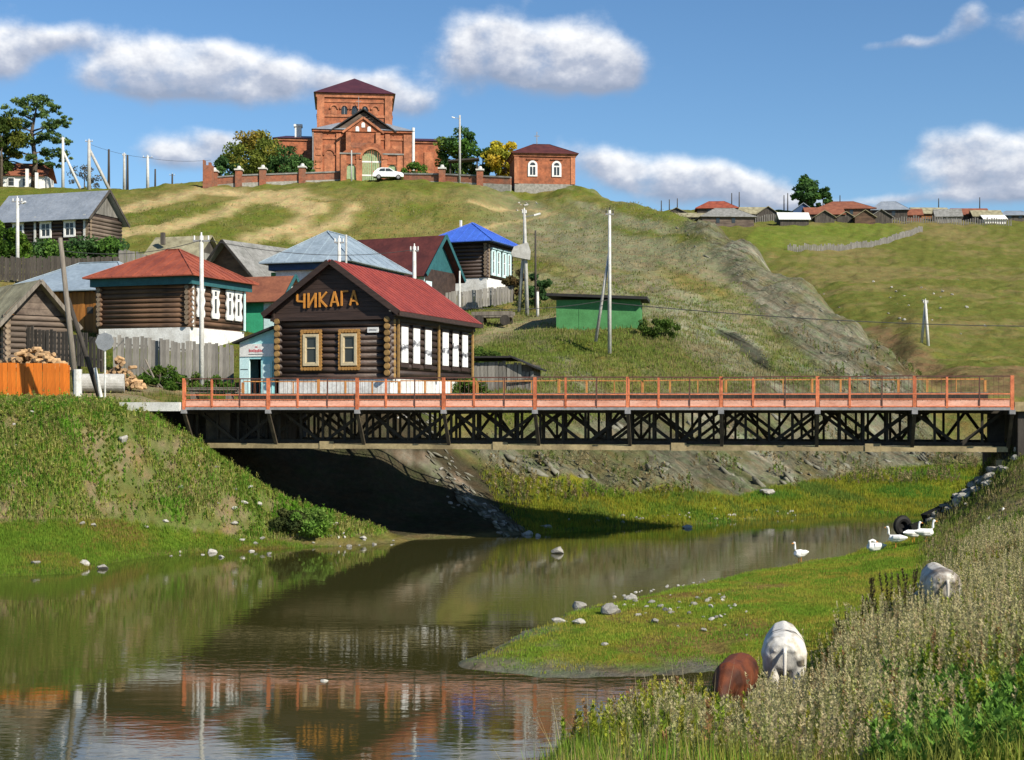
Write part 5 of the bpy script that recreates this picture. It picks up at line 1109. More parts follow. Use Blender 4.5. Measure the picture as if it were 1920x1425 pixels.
for s in (-1, 1):
    lf = thing_part('gate_leaf', gt)
    for k in range(5):
        x = s*(.14+k*.25); top = 2.6+math.sqrt(max(.05, 1.25**2-x*x))
        MB().box(x-.1, x+.1, -.04, .04, -.9, top).build('slat', M['gate_green'], lf)
    MB().box(min(s*.04, s*1.28), max(s*.04, s*1.28), -.07, -.045, .4, .6).box(min(s*.04, s*1.28), max(s*.04, s*1.28), -.07, -.045, 2.2, 2.4).build('rail', M['white_paint'], lf)
# churchyard wall
def brick_wall(label, pts, hgt, pil):
    h = thing('churchyard_wall', label, 'wall', P(*pts[0]))
    for (a_, b_) in zip(pts[:-1], pts[1:]):
        A_, B_ = P(*a_)-h.location, P(*b_)-h.location
        dv = (B_-A_); nv = Vector((-dv.y, dv.x, 0)).normalized()*.22
        for z0, z1, nm, mt, e in ((-1.6, .25, 'stone_base', 'stone', 1.25), (.25, hgt, 'panel', 'old_brick', 1), (hgt, hgt+.2, 'coping', 'slate_roof', 1.5)):
            q = [A_-nv*e, B_-nv*e, B_+nv*e, A_+nv*e]
            MB().add([v+Vector((0, 0, z0)) for v in q]+[v+Vector((0, 0, z1-.003)) for v in q], [(3, 2, 1, 0), (4, 5, 6, 7), (0, 1, 5, 4), (1, 2, 6, 5), (2, 3, 7, 6), (3, 0, 4, 7)]).build(nm, M[mt], h)
    for p in pil:
        q = P(*p)-h.location; pl = MB().box(q.x-.42, q.x+.42, q.y-.42, q.y+.42, q.z-1.5, q.z+hgt+.75).build('pillar', M['old_brick'], h)
        MB().box(q.x-.55, q.x+.55, q.y-.55, q.y+.55, q.z+hgt+.753, q.z+hgt+.95).tube([(q.x, q.y, q.z+hgt+.95), (q.x, q.y, q.z+hgt+1.35)], [.34, .2], 8).build('pillar_cap', M['pale_concrete'], pl)
brick_wall('low brick churchyard wall with capped pillars left of the gate', [(398, 351, 190), (448, 347, 190), (640, 340, 192)], 1.15, [(402, 350, 189.7), (448, 347, 189.8), (493, 345, 190.3), (567, 342, 191)])
brick_wall('crumbling stone and brick churchyard wall right of the gate', [(757, 343, 191), (830, 344, 190), (958, 350, 187)], 1.1, [(829, 344, 189.7), (900, 347, 188.2)])
ec = thing('wall_end_pier', 'tall broken brick pier at the left end of the churchyard wall', 'pier', P(392, 354, 188.5))
MB().box(-.7, .5, -.6, .6, -1.5, 3.0).build('brick_shaft', M['old_brick'], ec); MB().box(-.72, -.5, -.5, .5, 3.003, 3.7).box(.0, .3, -.4, .3, 3.003, 3.4).build('broken_top', M['old_brick'], ec)
# lodge
lg0 = ground(965, 187); lw, ll = 7.9, 6.2
lg = thing('brick_lodge', 'square red brick lodge with maroon hip roof and two white windows', 'lodge', (lg0.x, lg0.y, CAMZ+(HZ-349)*187/F), CH)
MB().box(0, lw, 0, ll, -2, .35).build('stone_base', M['stone'], lg); MB().box(0.02, lw-.02, .02, ll-.02, .353, 4.2).build('wall', BR, lg)
for x0, x1 in ((-.05, .55), (lw-.55, lw+.05)): MB().box(x0, x1, -.08, .018, .36, 4.1).build('pilaster', BL, lg)
MB().box(-.15, lw+.15, -.15, ll+.15, 3.9, 4.12).box(-.25, lw+.25, -.25, ll+.25, 4.123, 4.3).build('cornice', BL, lg)
hip(lg, lw, ll, .45, 4.33, 6.05, 3.3, 'maroon_roof', along='x')
for u in (2.35, 5.5):
    w_ = arch(MB(), u-.62, u+.62, 1.3, 2.75, -.1, .0).build('window', M['white_paint'], lg)
    arch(MB(), u-.36, u+.36, 2.75, 2.76, -.12, -.103).build('pane', M['glass'], w_)
    for q in (-.2, .2): MB().box(u+q-.15, u+q+.15, -.12, -.103, 1.5, 2.55).build('pane', M['glass'], w_)
    MB().box(u-.8, u+.8, -.14, .018, 3.48, 3.62).build('drip_mould', BR, lg)
cr_ = MB().box(lw*.42-.05, lw*.42+.05, ll/2-.05, ll/2+.05, 5.9, 7.7).box(lw*.42-.32, lw*.42+.32, ll/2-.04, ll/2+.04, 7.1, 7.2).build('cross', M['steel_grey'], lg)
# white hatchback in front of the gate
car0 = ground(728, 188.5)
car = thing('white_hatchback', 'small white hatchback parked before the churchyard gate', 'car', car0, R(5))
prof = [(-1.95, .35), (-2.0, .75), (-1.85, .98), (-1.35, 1.42), (-.95, 1.52), (.15, 1.5), (.85, 1.08), (1.75, .92), (2.0, .7), (2.0, .35)]
MB().prism(prof, -.82, .82).build('body', M['car_paint'], car)
MB().prism([(-1.2, 1.03), (-1.05, 1.36), (-.42, 1.41), (-.42, 1.03)], -.835, -.822).prism([(-.34, 1.03), (-.34, 1.41), (.15, 1.4), (.68, 1.04)], -.835, -.822).build('side_window', M['glass'], car)
for x in (-1.25, 1.3):
    w_ = MB().tube([(x, -.86, .31), (x, -.6, .31)], .31, 14).build('wheel', M['rubber'], car); MB().tube([(x, -.875, .31), (x, -.861, .31)], .2, 12).build('rim', M['steel_grey'], w_)
    MB().tube([(x, .6, .31), (x, .86, .31)], .31, 14).build('wheel', M['rubber'], car)
MB().box(1.86, 2.01, -.8, -.45, .7, .82).build('headlight', M['glass'], car); MB().box(-1.98, -1.9, -.83, -.6, .85, 1.1).build('tail_light', M['red_letters'], car)
can = thing('yard_canopy', 'low dark canopy on posts behind the churchyard wall', 'canopy', P(868, 338, 194))
MB().slab([(-2.0, -1, 2.6), (2.2, -1, 2.9), (2.2, 1, 2.9), (-2.0, 1, 2.6)], .2).build('roof', M['dark_wood'], can)
for x in (-1.7, 1.9): MB().box(x-.1, x+.1, -.1, .1, -1, 2.5).build('post', M['dark_wood'], can)
# ------------------------------------------------------------------ far village on the right skyline
VIL = [(1268,404,34,'moss_roof','dark_board',16,'y'),(1296,410,70,'moss_roof','dark_board',18,'x'),(1344,404,72,'orange_roof','dark_board',30,'h'),(1366,424,98,'slate_roof','grey_log',38,'h'),(1412,410,50,'moss_roof','dark_board',24,'x'),
       (1440,413,42,'moss_roof','dark_board',27,'y'),(1490,420,54,'white_paint','dark_board',24,'x'),(1506,406,38,'grey_metal_roof','navy_paint',26,'y'),(1548,412,70,'rust_roof','dark_board',26,'x'),(1585,408,104,'rust_roof','old_log',34,'h'),
       (1546,416,36,'moss_roof','dark_board',22,'y'),(1586,416,34,'moss_roof','dark_board',20,'y'),(1622,417,38,'moss_roof','old_log',24,'y'),(1652,417,40,'slate_roof','dark_board',25,'y'),(1668,410,64,'grey_metal_roof','dark_board',34,'h'),
       (1706,412,42,'rust_roof','rust_roof',22,'x'),(1748,410,66,'moss_roof','amber_board',24,'x'),(1778,416,46,'slate_roof','grey_board',26,'x'),(1822,412,64,'rust_roof','dark_board',24,'x'),(1852,414,52,'moss_roof','dark_board',22,'x'),(1866,417,40,'white_paint','whitewash',16,'x'),(1906,413,66,'grey_metal_roof','dark_board',20,'h')]
VL = ['small mossy roofed shed at the near end of the far village','long low mossy roof at the near end of the far village','far village house with steep orange-red hip roof','grey slate hip roofed house below the orange-red one in the far village',
      'far village shed with mossy roof right of the slate house','mossy roofed shed with gable to the left of the white roof','far village shed with bright white roof','small navy gabled house beside the skyline tree','long rusty roofed house right of the skyline tree','broad rusty hip roofed house on the far skyline',
      'first mossy gabled shed below the rusty roofs','second mossy gabled shed below the rusty roofs','third gabled shed below the rusty roofs, brown walled','grey gabled shed at the end of the row below the rusty roofs','far village house with light grey hip roof',
      'small all rust-red shed in the far village','far village house with ochre walls and mossy roof','grey plank shed right of the ochre walled house','far village house with rusty brown roof near the right edge','low mossy shed near the right edge of the village','small white roofed shed near the right edge of the village','grey hip roofed house at the right edge of the far village']
for i, (px, yb, w, rm, wm_, hh, kind) in enumerate(VIL):
    dd = np.linspace(300, 371, 143); zz = gz(np.full(143, px), dd); d = float(dd[np.argmin(np.abs(HZ-(zz-CAMZ)*F/dd-yb-1.5))])
    sc = d/F; W_ = w*sc; tot = hh*sc; p = P(px-w/2, yb, d); p.z = min(p.z, gxy(p.x, d)+.4)
    h = thing('village_house', VL[i], 'house' if 'house' in VL[i] else 'shed', p, R(random.uniform(-8, 4)), 'houses of the far village')
    ze = tot*.48; L_ = max(4, W_*.6)
    MB().box(0, W_, 0, L_, -2, ze).build('wall', M[wm_], h)
    if kind == 'x': gable_x(h, W_, L_, .5, .4, ze, tot, rm, .12)
    elif kind == 'y': MB().prism([(0, ze), (W_, ze), (W_/2, tot-.05)], 0, .1).build('gable', M[wm_], h); gable_y(h, W_, L_, .4, .4, ze, tot, rm, .12)
    else: hip(h, W_, L_, .6, ze, tot, min(W_*.38, L_*.6), rm, along='x' if W_ > L_ else 'y', t=.1)
    if w > 50 and 'hip' in VL[i]:
        for q in (.3, .6): MB().box(W_*q-.4, W_*q+.4, -.06, .0, ze*.35, ze*.85).build('window', M['glass'], h)
def stakes(label, pts, hgt, step=.7):
    h = thing('stake_fence', label, 'fence', P(*pts[0])); mb = MB()
    for a_, b_ in zip(pts[:-1], pts[1:]):
        A_, B_ = P(*a_), P(*b_); n = int((B_-A_).length/step)
        for i in range(n):
            p = A_.lerp(B_, i/n); p.z = gxy(p.x, p.y); q = p-h.location; mb.box(q.x-.14, q.x+.14, q.y-.04, q.y+.04, q.z-.3, q.z+hgt*random.uniform(.75, 1.1))
    o = mb.build('stakes', M['grey_board'], h); o['kind'] = 'stuff'
stakes('grey stake fence across the far meadow', [(1478, 474, 283), (1560, 468, 290), (1650, 458, 300), (1730, 437, 328)], 1.3, .5)
stakes('grey stake fence along the foot of the far village', [(1400, 416, 344), (1530, 412, 346), (1700, 415, 344), (1900, 415, 343)], 1.6, .55)
# ------------------------------------------------------------------ foliage
def leaves(C_, n_per, spread, size, cols, squash=.75, up=.0, dark=.5):
    """leaf quads scattered round clump centres C_ (k,3) with radius spread (k,)"""
    k = len(C_); idx_ = np.repeat(np.arange(k), n_per); n = len(idx_)
    dv = rng.normal(size=(n, 3)); dv /= np.linalg.norm(dv, axis=1)[:, None]; rr = rng.random(n)**.45
    p = C_[idx_]+dv*(rr*spread[idx_])[:, None]*np.array([1, 1, squash])
    a = rng.normal(size=(n, 3)); a[:, 2] += up; a /= np.linalg.norm(a, axis=1)[:, None]; b = np.cross(a, rng.normal(size=(n, 3))); b /= np.linalg.norm(b, axis=1)[:, None]
    s = size*rng.uniform(.6, 1.3, n)[:, None]
    V = np.stack([p-a*s, p-b*s*.55, p+a*s, p+b*s*.55], 1).reshape(-1, 3)
    Fc = np.arange(4*n).reshape(n, 4)
    cc = np.array(cols)[rng.integers(0, len(cols), k)][idx_]*rng.uniform(.7, 1.3, n)[:, None]
    return V, Fc, np.repeat(cc, 4, 0)
def tree(name, label, base, hgt, rx, shape, cols, cat='tree', n=26, leaf=.2, per=160, trunk=.0, group=None, clump=None, mat='bark', squash=.75):
    t_ = thing(name, label, cat, base, 0, group)
    Cs = []; th = hgt*trunk
    while len(Cs) < n:
        p = rng.uniform(-1, 1, 3)
        z = (p[2]+1)/2; w = shape(z)
        if p[0]**2+p[1]**2 < w*w and (p[0]**2+p[1]**2 > (w*.35)**2 or rng.random() < .35): Cs.append((p[0]*rx, p[1]*rx, th+z*(hgt-th)))
    Cs = np.array(Cs); sp = (clump or rx*.36)*rng.uniform(.6, 1.2, n)
    V, Fc, cc = leaves(Cs, per, sp, leaf, cols, squash)
    np_mesh('crown', V, Fc, LEAF, cc, t_)
    mb = MB(); r0 = max(.07, hgt*.022)
    mb.tube([(0, 0, -.5), (.05*hgt*.1, 0, hgt*.35), (0, .02, hgt*.75)], [r0*1.2, r0*.9, r0*.3], 8)
    for c in Cs[::3]:
        st_ = Vector((0, 0, min(c[2]*.75, hgt*.6))); mb.tube([st_, st_.lerp(Vector(c), .55)+Vector((0, 0, .1)), Vector(c)], [r0*.4, r0*.28, r0*.1], 5)
    mb.build('trunk', M[mat], t_, True)
    return t_
G1 = [(0.092, 0.184, 0.034), (0.127, 0.23, 0.046), (0.069, 0.138, 0.034), (0.161, 0.241, 0.052)]
GD = [(0.072, 0.145, 0.046), (0.094, 0.181, 0.052), (0.058, 0.116, 0.041)]
GY = [(.32, .27, .05), (.22, .23, .05), (.16, .19, .04), (.36, .24, .05)]
YE = [(.60, .47, .04), (.48, .42, .045), (.36, .36, .05), (.65, .48, .07)]
# big pine: layered flat tufts on an open crown
pb = ground(62, 203); pine = thing('pine_tree', 'big irregular dark pine on the left hill crest', 'tree', pb)
PC = [(-1.5,12.2,1.7),(0.2,12.6,1.7),(1.8,12.3,1.6),(2.6,11.2,1.5),(-2.2,10.8,1.6),(.4,11,1.5),(3.2,9.4,1.6),(4.6,9.8,1.0),(-3.2,9.2,1.8),(-1,9.2,1.6),(1.6,8.8,1.5),(-4.2,7.6,1.8),(-2,7.2,1.8),(2.8,7.4,1.6),(.4,7,1.6),(4,6.9,1.2),(-4.6,5.8,1.7),(-2.6,5.2,1.6),(1.2,5.4,1.5),(3.4,5.2,1.5),(-4.4,4.2,1.5),(4.4,4.4,1.0),(.2,4.2,1.3),(2.6,3.6,1.2)]
Cs = []; sp = []
for (x, z, r) in PC:
    for q in range(8): Cs.append((x+random.uniform(-.85, .85)*r, random.uniform(-2.4, 2.4), z+random.uniform(-.55, .55))); sp.append(r*random.uniform(.25, .5))
V, Fc, cc = leaves(np.array(Cs), 60, np.array(sp), .2, [(.10, .17, .055), (.13, .20, .06), (.08, .14, .05), (.17, .24, .08)], .55)
np_mesh('crown', V, Fc, LEAF, cc, pine)
mb = MB(); mb.tube([(0, 0, -1), (.3, 0, 4), (-.2, 0, 8), (.6, 0, 12)], [.45, .36, .26, .08], 8)
for (x, z, r) in PC[::2]: mb.tube([(.1, 0, z-1.2), (x*.6, random.uniform(-1, 1), z-.4), (x, random.uniform(-1.5, 1.5), z)], [.14, .1, .04], 5)
mb.build('trunk', M['bark'], pine, True)
el_ = lambda z: math.sqrt(max(0, 1-(2*z-1)**2))
tree('birch_tree', 'yellowing tree left of the big pine at the picture edge', ground(2, 200), 10.5, 3.2, el_, [(.13, .15, .03), (.09, .12, .025), (.06, .09, .02)], n=30, leaf=.24, trunk=.3)
tree('round_tree', 'round autumn tree with golden brown top inside the churchyard wall', P(476, 338, 199), 6.9, 3.9, lambda z: math.sqrt(max(0, 1-(1.7*z-.7)**2)), [(.26, .25, .05), (.20, .23, .045), (.15, .19, .04), (.31, .24, .05), (.17, .21, .04)], n=70, leaf=.22, per=170, clump=1.3)
tree('dark_shrub', 'dark green shrub between the round tree and the church', P(532, 338, 198), 4.4, 3.0, el_, GD, 'shrub', n=24, leaf=.22)
tree('dark_shrub', 'low dark shrub at the foot of the golden brown tree', P(430, 340, 196), 3.2, 2.4, el_, GD, 'shrub', n=18, leaf=.22)
tree('dark_shrub', 'small dark shrub against the left church wing', P(575, 338, 200), 2.8, 2.0, el_, GD, 'shrub', n=14, leaf=.2)
tree('bright_shrub', 'small bright green shrub beside the parked white car', P(778, 340, 193), 2.2, 2.0, el_, [(.10, .20, .03), (.12, .22, .04)], 'shrub', n=14, leaf=.18)
tree('leafy_tree', 'dark green leafy tree right of the church', P(860, 342, 203), 7.4, 3.0, el_, G1+GD, n=34, leaf=.26, trunk=.12)
tree('leafy_tree', 'smaller grey-green tree between the green and yellow trees', P(905, 344, 202), 5.6, 1.9, el_, GD+[(.08, .10, .04)], n=20, leaf=.24, trunk=.1)
tree('yellow_tree', 'bright yellow autumn tree beside the brick lodge', P(948, 346, 200), 6.0, 3.0, el_, YE, n=34, leaf=.26, trunk=.1)
tree('bare_shrub', 'sparse grey shrub behind the crest poles', ground(158, 208), 4.6, 2.2, el_, [(.14, .13, .11), (.10, .10, .08)], 'shrub', n=14, leaf=.16, per=60)
tree('skyline_tree', 'lone dark tree on the far village skyline', P(1512, 398, 360), 9.8, 3.6, lambda z: (.95*math.sqrt(z/.3) if z < .3 else (1-z)**.6*1.2+.05), GD+G1[:1], n=46, leaf=.42, per=130, trunk=.12)
tree('skyline_tree', 'small dark tree leaning on the lone skyline tree', P(1543, 396, 360), 6.4, 1.9, el_, GD, n=20, leaf=.4, per=110, trunk=.1)
hd = thing('hedge', 'dense dark green hedge before the long log house', 'hedge', ground(148, 117))
Cs = np.stack([rng.uniform(-3.4, 3.6, 60), rng.uniform(-.9, .9, 60), rng.uniform(.1, 1.9, 60)], 1)
V, Fc, cc = leaves(Cs, 150, np.full(60, .8), .16, GD+G1[:2], .8); np_mesh('leaves', V, Fc, LEAF, cc, hd)
mb = MB(); [mb.tube([(x, 0, -.4), (x+.1, 0, 1.2)], [.05, .03], 5) for x in np.arange(-3.2, 3.4, .6)]; mb.build('stem', M['bark'], hd)
tree('garden_tree', 'bright green garden tree at the left edge below the long roof', ground(4, 112), 4.2, 2.0, el_, [(.12, .20, .03), (.09, .17, .025), (.06, .12, .02)], n=26, leaf=.18)
tree('dark_bush', 'dark green bush right of the blue-roofed house', ground(1008, 107), 2.6, 1.1, el_, GD, 'bush', n=16, leaf=.15, per=130)
tree('brown_bush', 'dry brown bush at the blue-roofed house corner', ground(962, 108.5), 2.4, 1.0, el_, [(.16, .11, .05), (.11, .09, .04)], 'bush', n=12, leaf=.14, per=110)
tree('bank_bush', 'leafy green bush low on the left embankment', ground(580, 54.2), .9, .8, el_, [(.15, .26, .04), (.12, .22, .04), (.18, .28, .06)], 'bush', n=26, leaf=.06, per=200, clump=.3)
tree('bank_bush', 'darker bush left of the leafy green embankment bush', ground(538, 54.2), .95, .6, el_, [(.07, .09, .03), (.09, .10, .035), (.05, .07, .025)], 'bush', n=20, leaf=.055, per=190, clump=.3)
for (px, w_, hh, lb) in ((300, 1.1, .9, 'left part of the'), (350, 1.2, .75, 'middle part of the'), (405, 1.0, .7, 'right part of the')):
    tree('nettle_patch', lb+' green nettles along the grey plank fence', ground(px, 68.5), hh, w_, lambda z: math.sqrt(max(0, 1-z*z))*1.0, [(.08, .15, .025), (.06, .12, .02), (.11, .17, .03)], 'nettles', n=26, leaf=.075, per=130, clump=.32)
for (px, d, lb) in ((905, 84, 'green weeds by the plank shed'), (870, 74.5, 'green weeds at the cafe corner'), (1235, 93, 'dark green bush at the right end of the green shed')):
    tree('weed_clump', lb, ground(px, d), .9 if d < 90 else 1.3, 1.2, el_, [(.09, .15, .03), (.07, .11, .025)], 'bush', n=22, leaf=.09, per=120, clump=.4)
# ------------------------------------------------------------------ grass and weeds (nobody could count them)
def sample(n, px0, px1, d0, d1, cond):
    px = rng.uniform(px0, px1, n*3); u = rng.random(n*3); d = np.sqrt(d0*d0+u*(d1*d1-d0*d0))
    z = gz(px, d); py = HZ-(z-CAMZ)*F/d; zn = zone(px, d, py, z); k = cond(zn, px, py, d, z)
    k = rng.random(len(px)) < k; px, d, z, py = px[k][:n], d[k][:n], z[k][:n], py[k][:n]
    return np.stack([(px-CX)*d/F, d, z], 1), px, py
def blades(Pn, per, h, w, spread, cols, lean=.35, cvar=.25):
    n = len(Pn); N_ = n*per; p = np.repeat(Pn, per, 0)+np.concatenate([rng.normal(size=(N_, 2))*spread, np.zeros((N_, 1))], 1)
    a = rng.uniform(0, 2*np.pi, N_); hh = np.repeat(h if np.ndim(h) else np.full(n, h), per)*rng.uniform(.55, 1.15, N_)
    ww = np.repeat(w if np.ndim(w) else np.full(n, w), per)
    t_ = np.stack([np.cos(a), np.sin(a), np.zeros(N_)], 1); b = np.stack([-np.sin(a), np.cos(a), np.zeros(N_)], 1)
    ln = lean*rng.random(N_)*hh
    base = p-np.array([0, 0, .03]); tip = p+b*ln[:, None]+np.array([0, 0, 1])*hh[:, None]
    V = np.stack([base-t_*ww[:, None], base+t_*ww[:, None], tip], 1).reshape(-1, 3)
    cc = np.repeat(np.repeat(cols, per, 0)*rng.uniform(1-cvar, 1+cvar, (N_, 1)), 3, 0)
    return V, np.arange(3*N_).reshape(N_, 3), cc
def pal(n, cols, Pn=None, sc=.6):
    cols = np.array(cols)
    if Pn is None: return cols[rng.integers(0, len(cols), n)]
    q = fbm(Pn[:, 0]*sc, Pn[:, 1]*sc, 3); q = np.clip((q-.28)/.44, 0, .999)+rng.normal(size=n)*.12
    return cols[np.clip((q*len(cols)).astype(int), 0, len(cols)-1)]
def stuff(name, label, cat, parts, mat=GRASS):
    V = np.concatenate([p[0] for p in parts]); C3 = np.concatenate([p[2] for p in parts]); off = 0; Fs = []
    for p in parts: Fs.append(p[1]+off); off += len(p[0])
    o = np_mesh(name, V, np.concatenate(Fs), mat, C3); setp(o, label, cat, kind='stuff'); return o
# weeds: stem with upward leaflets
def weeds(Pn, hgt, cols, M_=26, leaf=.05, wide=.12, stem=.006, top=None, droop=.0):
    n = len(Pn); a0 = rng.uniform(0, 2*np.pi, n); ln = rng.uniform(0, .28, n)*hgt
    ld = np.stack([np.cos(a0)*ln, np.sin(a0)*ln, hgt], 1)                          # stem vector
    t_ = np.stack([-np.sin(a0), np.cos(a0), np.zeros(n)], 1)*stem
    b0 = Pn-np.array([0, 0, .05])
    Vs = np.stack([b0-t_, b0+t_, Pn+ld], 1).reshape(-1, 3); cs = np.repeat(cols*.8, 3, 0)
    f = rng.uniform(.15, 1.0, (n, M_))**.8; an = rng.uniform(0, 2*np.pi, (n, M_)); rad = wide*hgt[:, None]*(1.05-f)*1.2
    s = leaf*rng.uniform(.6, 1.4, (n, M_))
    base = Pn[:, None, :]+ld[:, None, :]*f[..., None]
    out = np.stack([np.cos(an), np.sin(an), np.full_like(an, 1.1)-droop], -1); out /= np.linalg.norm(out, axis=-1)[..., None]
    ctr = base+out*(rad*rng.random((n, M_)))[..., None]
    side = np.stack([-np.sin(an), np.cos(an), np.zeros_like(an)], -1)*(s*.32)[..., None]
    tip = ctr+out*s[..., None]; V2 = np.stack([ctr-side, ctr+side, tip], 2).reshape(-1, 3)
    cm = cols[:, None, :]*rng.uniform(.65, 1.35, (n, M_, 1))
    if top is not None: cm = cm*(1-np.clip(f-.45, 0, .5)[..., None]*1.6)+np.array(top)*np.clip(f-.45, 0, .5)[..., None]*1.6
    V = np.concatenate([Vs, V2]); return V, np.arange(len(V)).reshape(-1, 3), np.concatenate([cs, np.repeat(cm.reshape(-1, 3), 3, 0)])
FW0 = [(.30, .28, .13), (.22, .26, .08), (.36, .30, .17), (.20, .22, .07)]
SL = [(0.217, 0.302, 0.049), (0.159, 0.319, 0.04), (0.377, 0.37, 0.1), (0.247, 0.353, 0.049), (0.435, 0.42, 0.14), (0.203, 0.286, 0.055), (0.319, 0.286, 0.1), (0.189, 0.37, 0.04)]
# left embankment
Pn, px, py = sample(16000, -480, 790, 43, 58, lambda zn, px, py, d, z: zn['slope']*np.where(fbm((px-CX)*d/F*.55, d*.55, 3) < .39, .12, 1)*(1-.8*zn['road'])*np.where((px > 345)&(d > 55.6), 0, 1))
w1 = weeds(Pn, rng.uniform(.06, .26, len(Pn))*np.where(rng.random(len(Pn)) < .08, 2.0, 1), pal(len(Pn), SL, Pn, .8), 24, .055, .4)
g1 = blades(Pn, 6, rng.uniform(.08, .26, len(Pn)), .014, .12, pal(len(Pn), SL, Pn, .8))
Pe, _, _ = sample(1500, -150, 235, 51.5, 56, lambda zn, px, py, d, z: np.ones(len(px)))
w2 = weeds(Pe, rng.uniform(.08, .2, len(Pe)), pal(len(Pe), SL, Pe, .8), 22, .07, .3)
stuff('embankment_weeds', 'tangle of green and dry weeds covering the left embankment', 'weeds', [w1, g1, w2])
Pn, px, py = sample(31000, -480, 760, 42, 58, lambda zn, px, py, d, z: zn['shelf'])
stuff('bank_grass', 'bright short green grass along the left water edge', 'grass', [blades(Pn, 5, rng.uniform(.05, .14, len(Pn)), .012, .07, pal(len(Pn), [(.15, .25, .03), (.19, .28, .035), (.13, .22, .03), (.24, .26, .04), (.26, .20, .06)], Pn, .5))])
# grassy spit
Pn, px, py = sample(32000, 840, 1800, 27, 57, lambda zn, px, py, d, z: zn['spit']*np.clip((z-.02)/.1, .0, 1)*np.where(fbm((px-CX)*d/F*.9+5, d*.9, 3) < .36, .15, 1))
stuff('spit_grass', 'short yellow-green turf on the grassy spit', 'grass', [blades(Pn, 4, rng.uniform(.02, .085, len(Pn)), .011, .06, pal(len(Pn), [(.19, .31, .035), (.24, .33, .04), (.32, .33, .05), (.36, .31, .06), (.18, .30, .035)], Pn, .35))])
# far bank
Pn, px, py = sample(22000, 860, 1930, 57, 92, lambda zn, px, py, d, z: zn['farbank'])
FB = [(0.102, 0.211, 0.03), (0.163, 0.238, 0.03), (0.255, 0.277, 0.03), (0.286, 0.264, 0.036), (0.133, 0.198, 0.036)]
stuff('shore_grass', 'yellow-green grass at the foot of the rocky bank', 'grass', [blades(Pn, 4, rng.uniform(.08, .26, len(Pn)), .02, .12, pal(len(Pn), FB, Pn, .25))])
Pn, px, py = sample(3800, 850, 1930, 60, 106, lambda zn, px, py, d, z: np.clip(zn['rock']*.5+zn['farbank']*(z > .9), 0, 1)*(fbm((px-CX)*d/F*.3, d*.3, 3) > .47)*(d < 104))
w1 = weeds(Pn, rng.uniform(.25, .8, len(Pn)), pal(len(Pn), [(.22, .20, .09), (.18, .24, .06), (.29, .23, .12), (.17, .21, .06), (.34, .28, .15)], Pn, .3), 24, .10, .3)
Pq, pxq, _ = sample(5000, 1730, 2000, 37, 56, lambda zn, px, py, d, z: (z > .4)*(1-zn['fore']*.5))
stuff('rubble_grass', 'rough grass on the bank below the right bridge end', 'grass', [blades(Pq, 6, rng.uniform(.04, .16, len(Pq)), .013, .1, pal(len(Pq), [(.16, .24, .04), (.22, .25, .06), (.32, .27, .12), (.19, .22, .06)], Pq, .6)), weeds(Pq[::9], rng.uniform(.12, .35, len(Pq[::9])), pal(len(Pq[::9]), FW0, Pq[::9], .6), 24, .05, .3)])
stuff('rocky_bank_weeds', 'scrubby weeds growing on the rocky bank under the bridge', 'weeds', [w1])
# hillside behind the bridge
HS = [(.17, .22, .045), (.20, .23, .055), (.27, .24, .105), (.18, .21, .055), (.15, .21, .04), (.29, .25, .13)]
Pn, px, py = sample(16000, 880, 1560, 72, 118, lambda zn, px, py, d, z: (1-zn['rock'])*(1-zn['road'])*(1-zn['outcrop'])*(z > 4.2)*np.clip((120-d)/30, .2, 1))
stuff('slope_grass', 'uneven green and straw coloured grass on the slope behind the bridge', 'grass', [blades(Pn, 4, rng.uniform(.08, .26, len(Pn)), .03, .22, pal(len(Pn), HS, Pn, .16))])
Pn, px, py = sample(9000, -150, 900, 57, 100, lambda zn, px, py, d, z: (z > 5.1)*(1-zn['road'])*np.where((px > 430) & (px < 900) & (d < 78), .1, 1))
stuff('village_grass', 'green grass in the yards of the near village', 'grass', [blades(Pn, 4, rng.uniform(.08, .3, len(Pn)), .022, .15, pal(len(Pn), [(.10, .16, .025), (.13, .17, .03), (.18, .16, .06)], Pn, .3))])
Pn, px, py = sample(7000, -100, 1330, 105, 170, lambda zn, px, py, d, z: (1-zn['rock'])*(1-.95*np.clip(zn['track']*2, 0, 1))*.8)
stuff('hill_grass', 'sparse tufts of grass on the church hill', 'grass', [blades(Pn, 4, rng.uniform(.08, .22, len(Pn)), .06, .5, pal(len(Pn), [(.17, .19, .05), (.25, .22, .09), (.15, .18, .045), (.28, .24, .12)], Pn, .06))])
# foreground weeds at right
FW = [(0.314, 0.305, 0.125), (0.255, 0.313, 0.076), (0.392, 0.352, 0.171), (0.216, 0.275, 0.067), (0.431, 0.361, 0.201), (0.274, 0.285, 0.095), (0.353, 0.238, 0.125), (0.294, 0.342, 0.086)]
fcond = lambda zn, px, py, d, z: zn['fore']*(z > .03)
Pn, px, py = sample(9500, 960, 2350, 11.5, 54, lambda zn, px, py, d, z: fcond(zn, px, py, d, z)*np.clip(d/22, .45, 1)*np.where((px > 1700) & (d < 19) & (fbm((px-CX)*d/F*.7, d*.7, 3) > .45), .25, 1)*np.where((px < 1420) & (d > 21), .25, 1)*(px > 1120-(d-20)*6)*np.clip((px-1080)/200, .15, 1)*(1-.8*((d < 27.5) & (d > 22.5) & (px > 1300) & (px < 1560))))
hg = rng.uniform(.35, .85, len(Pn))*np.where(Pn[:, 1] > 30, .8, 1); hg *= np.where((px < 1420), .60, 1)*(.65+.8*fbm(Pn[:, 0]*.7+3, Pn[:, 1]*.7, 3))
hg *= np.where((Pn[:, 1] < 26.5) & (Pn[:, 1] > 22) & (px > 1310) & (px < 1540), .7, 1)
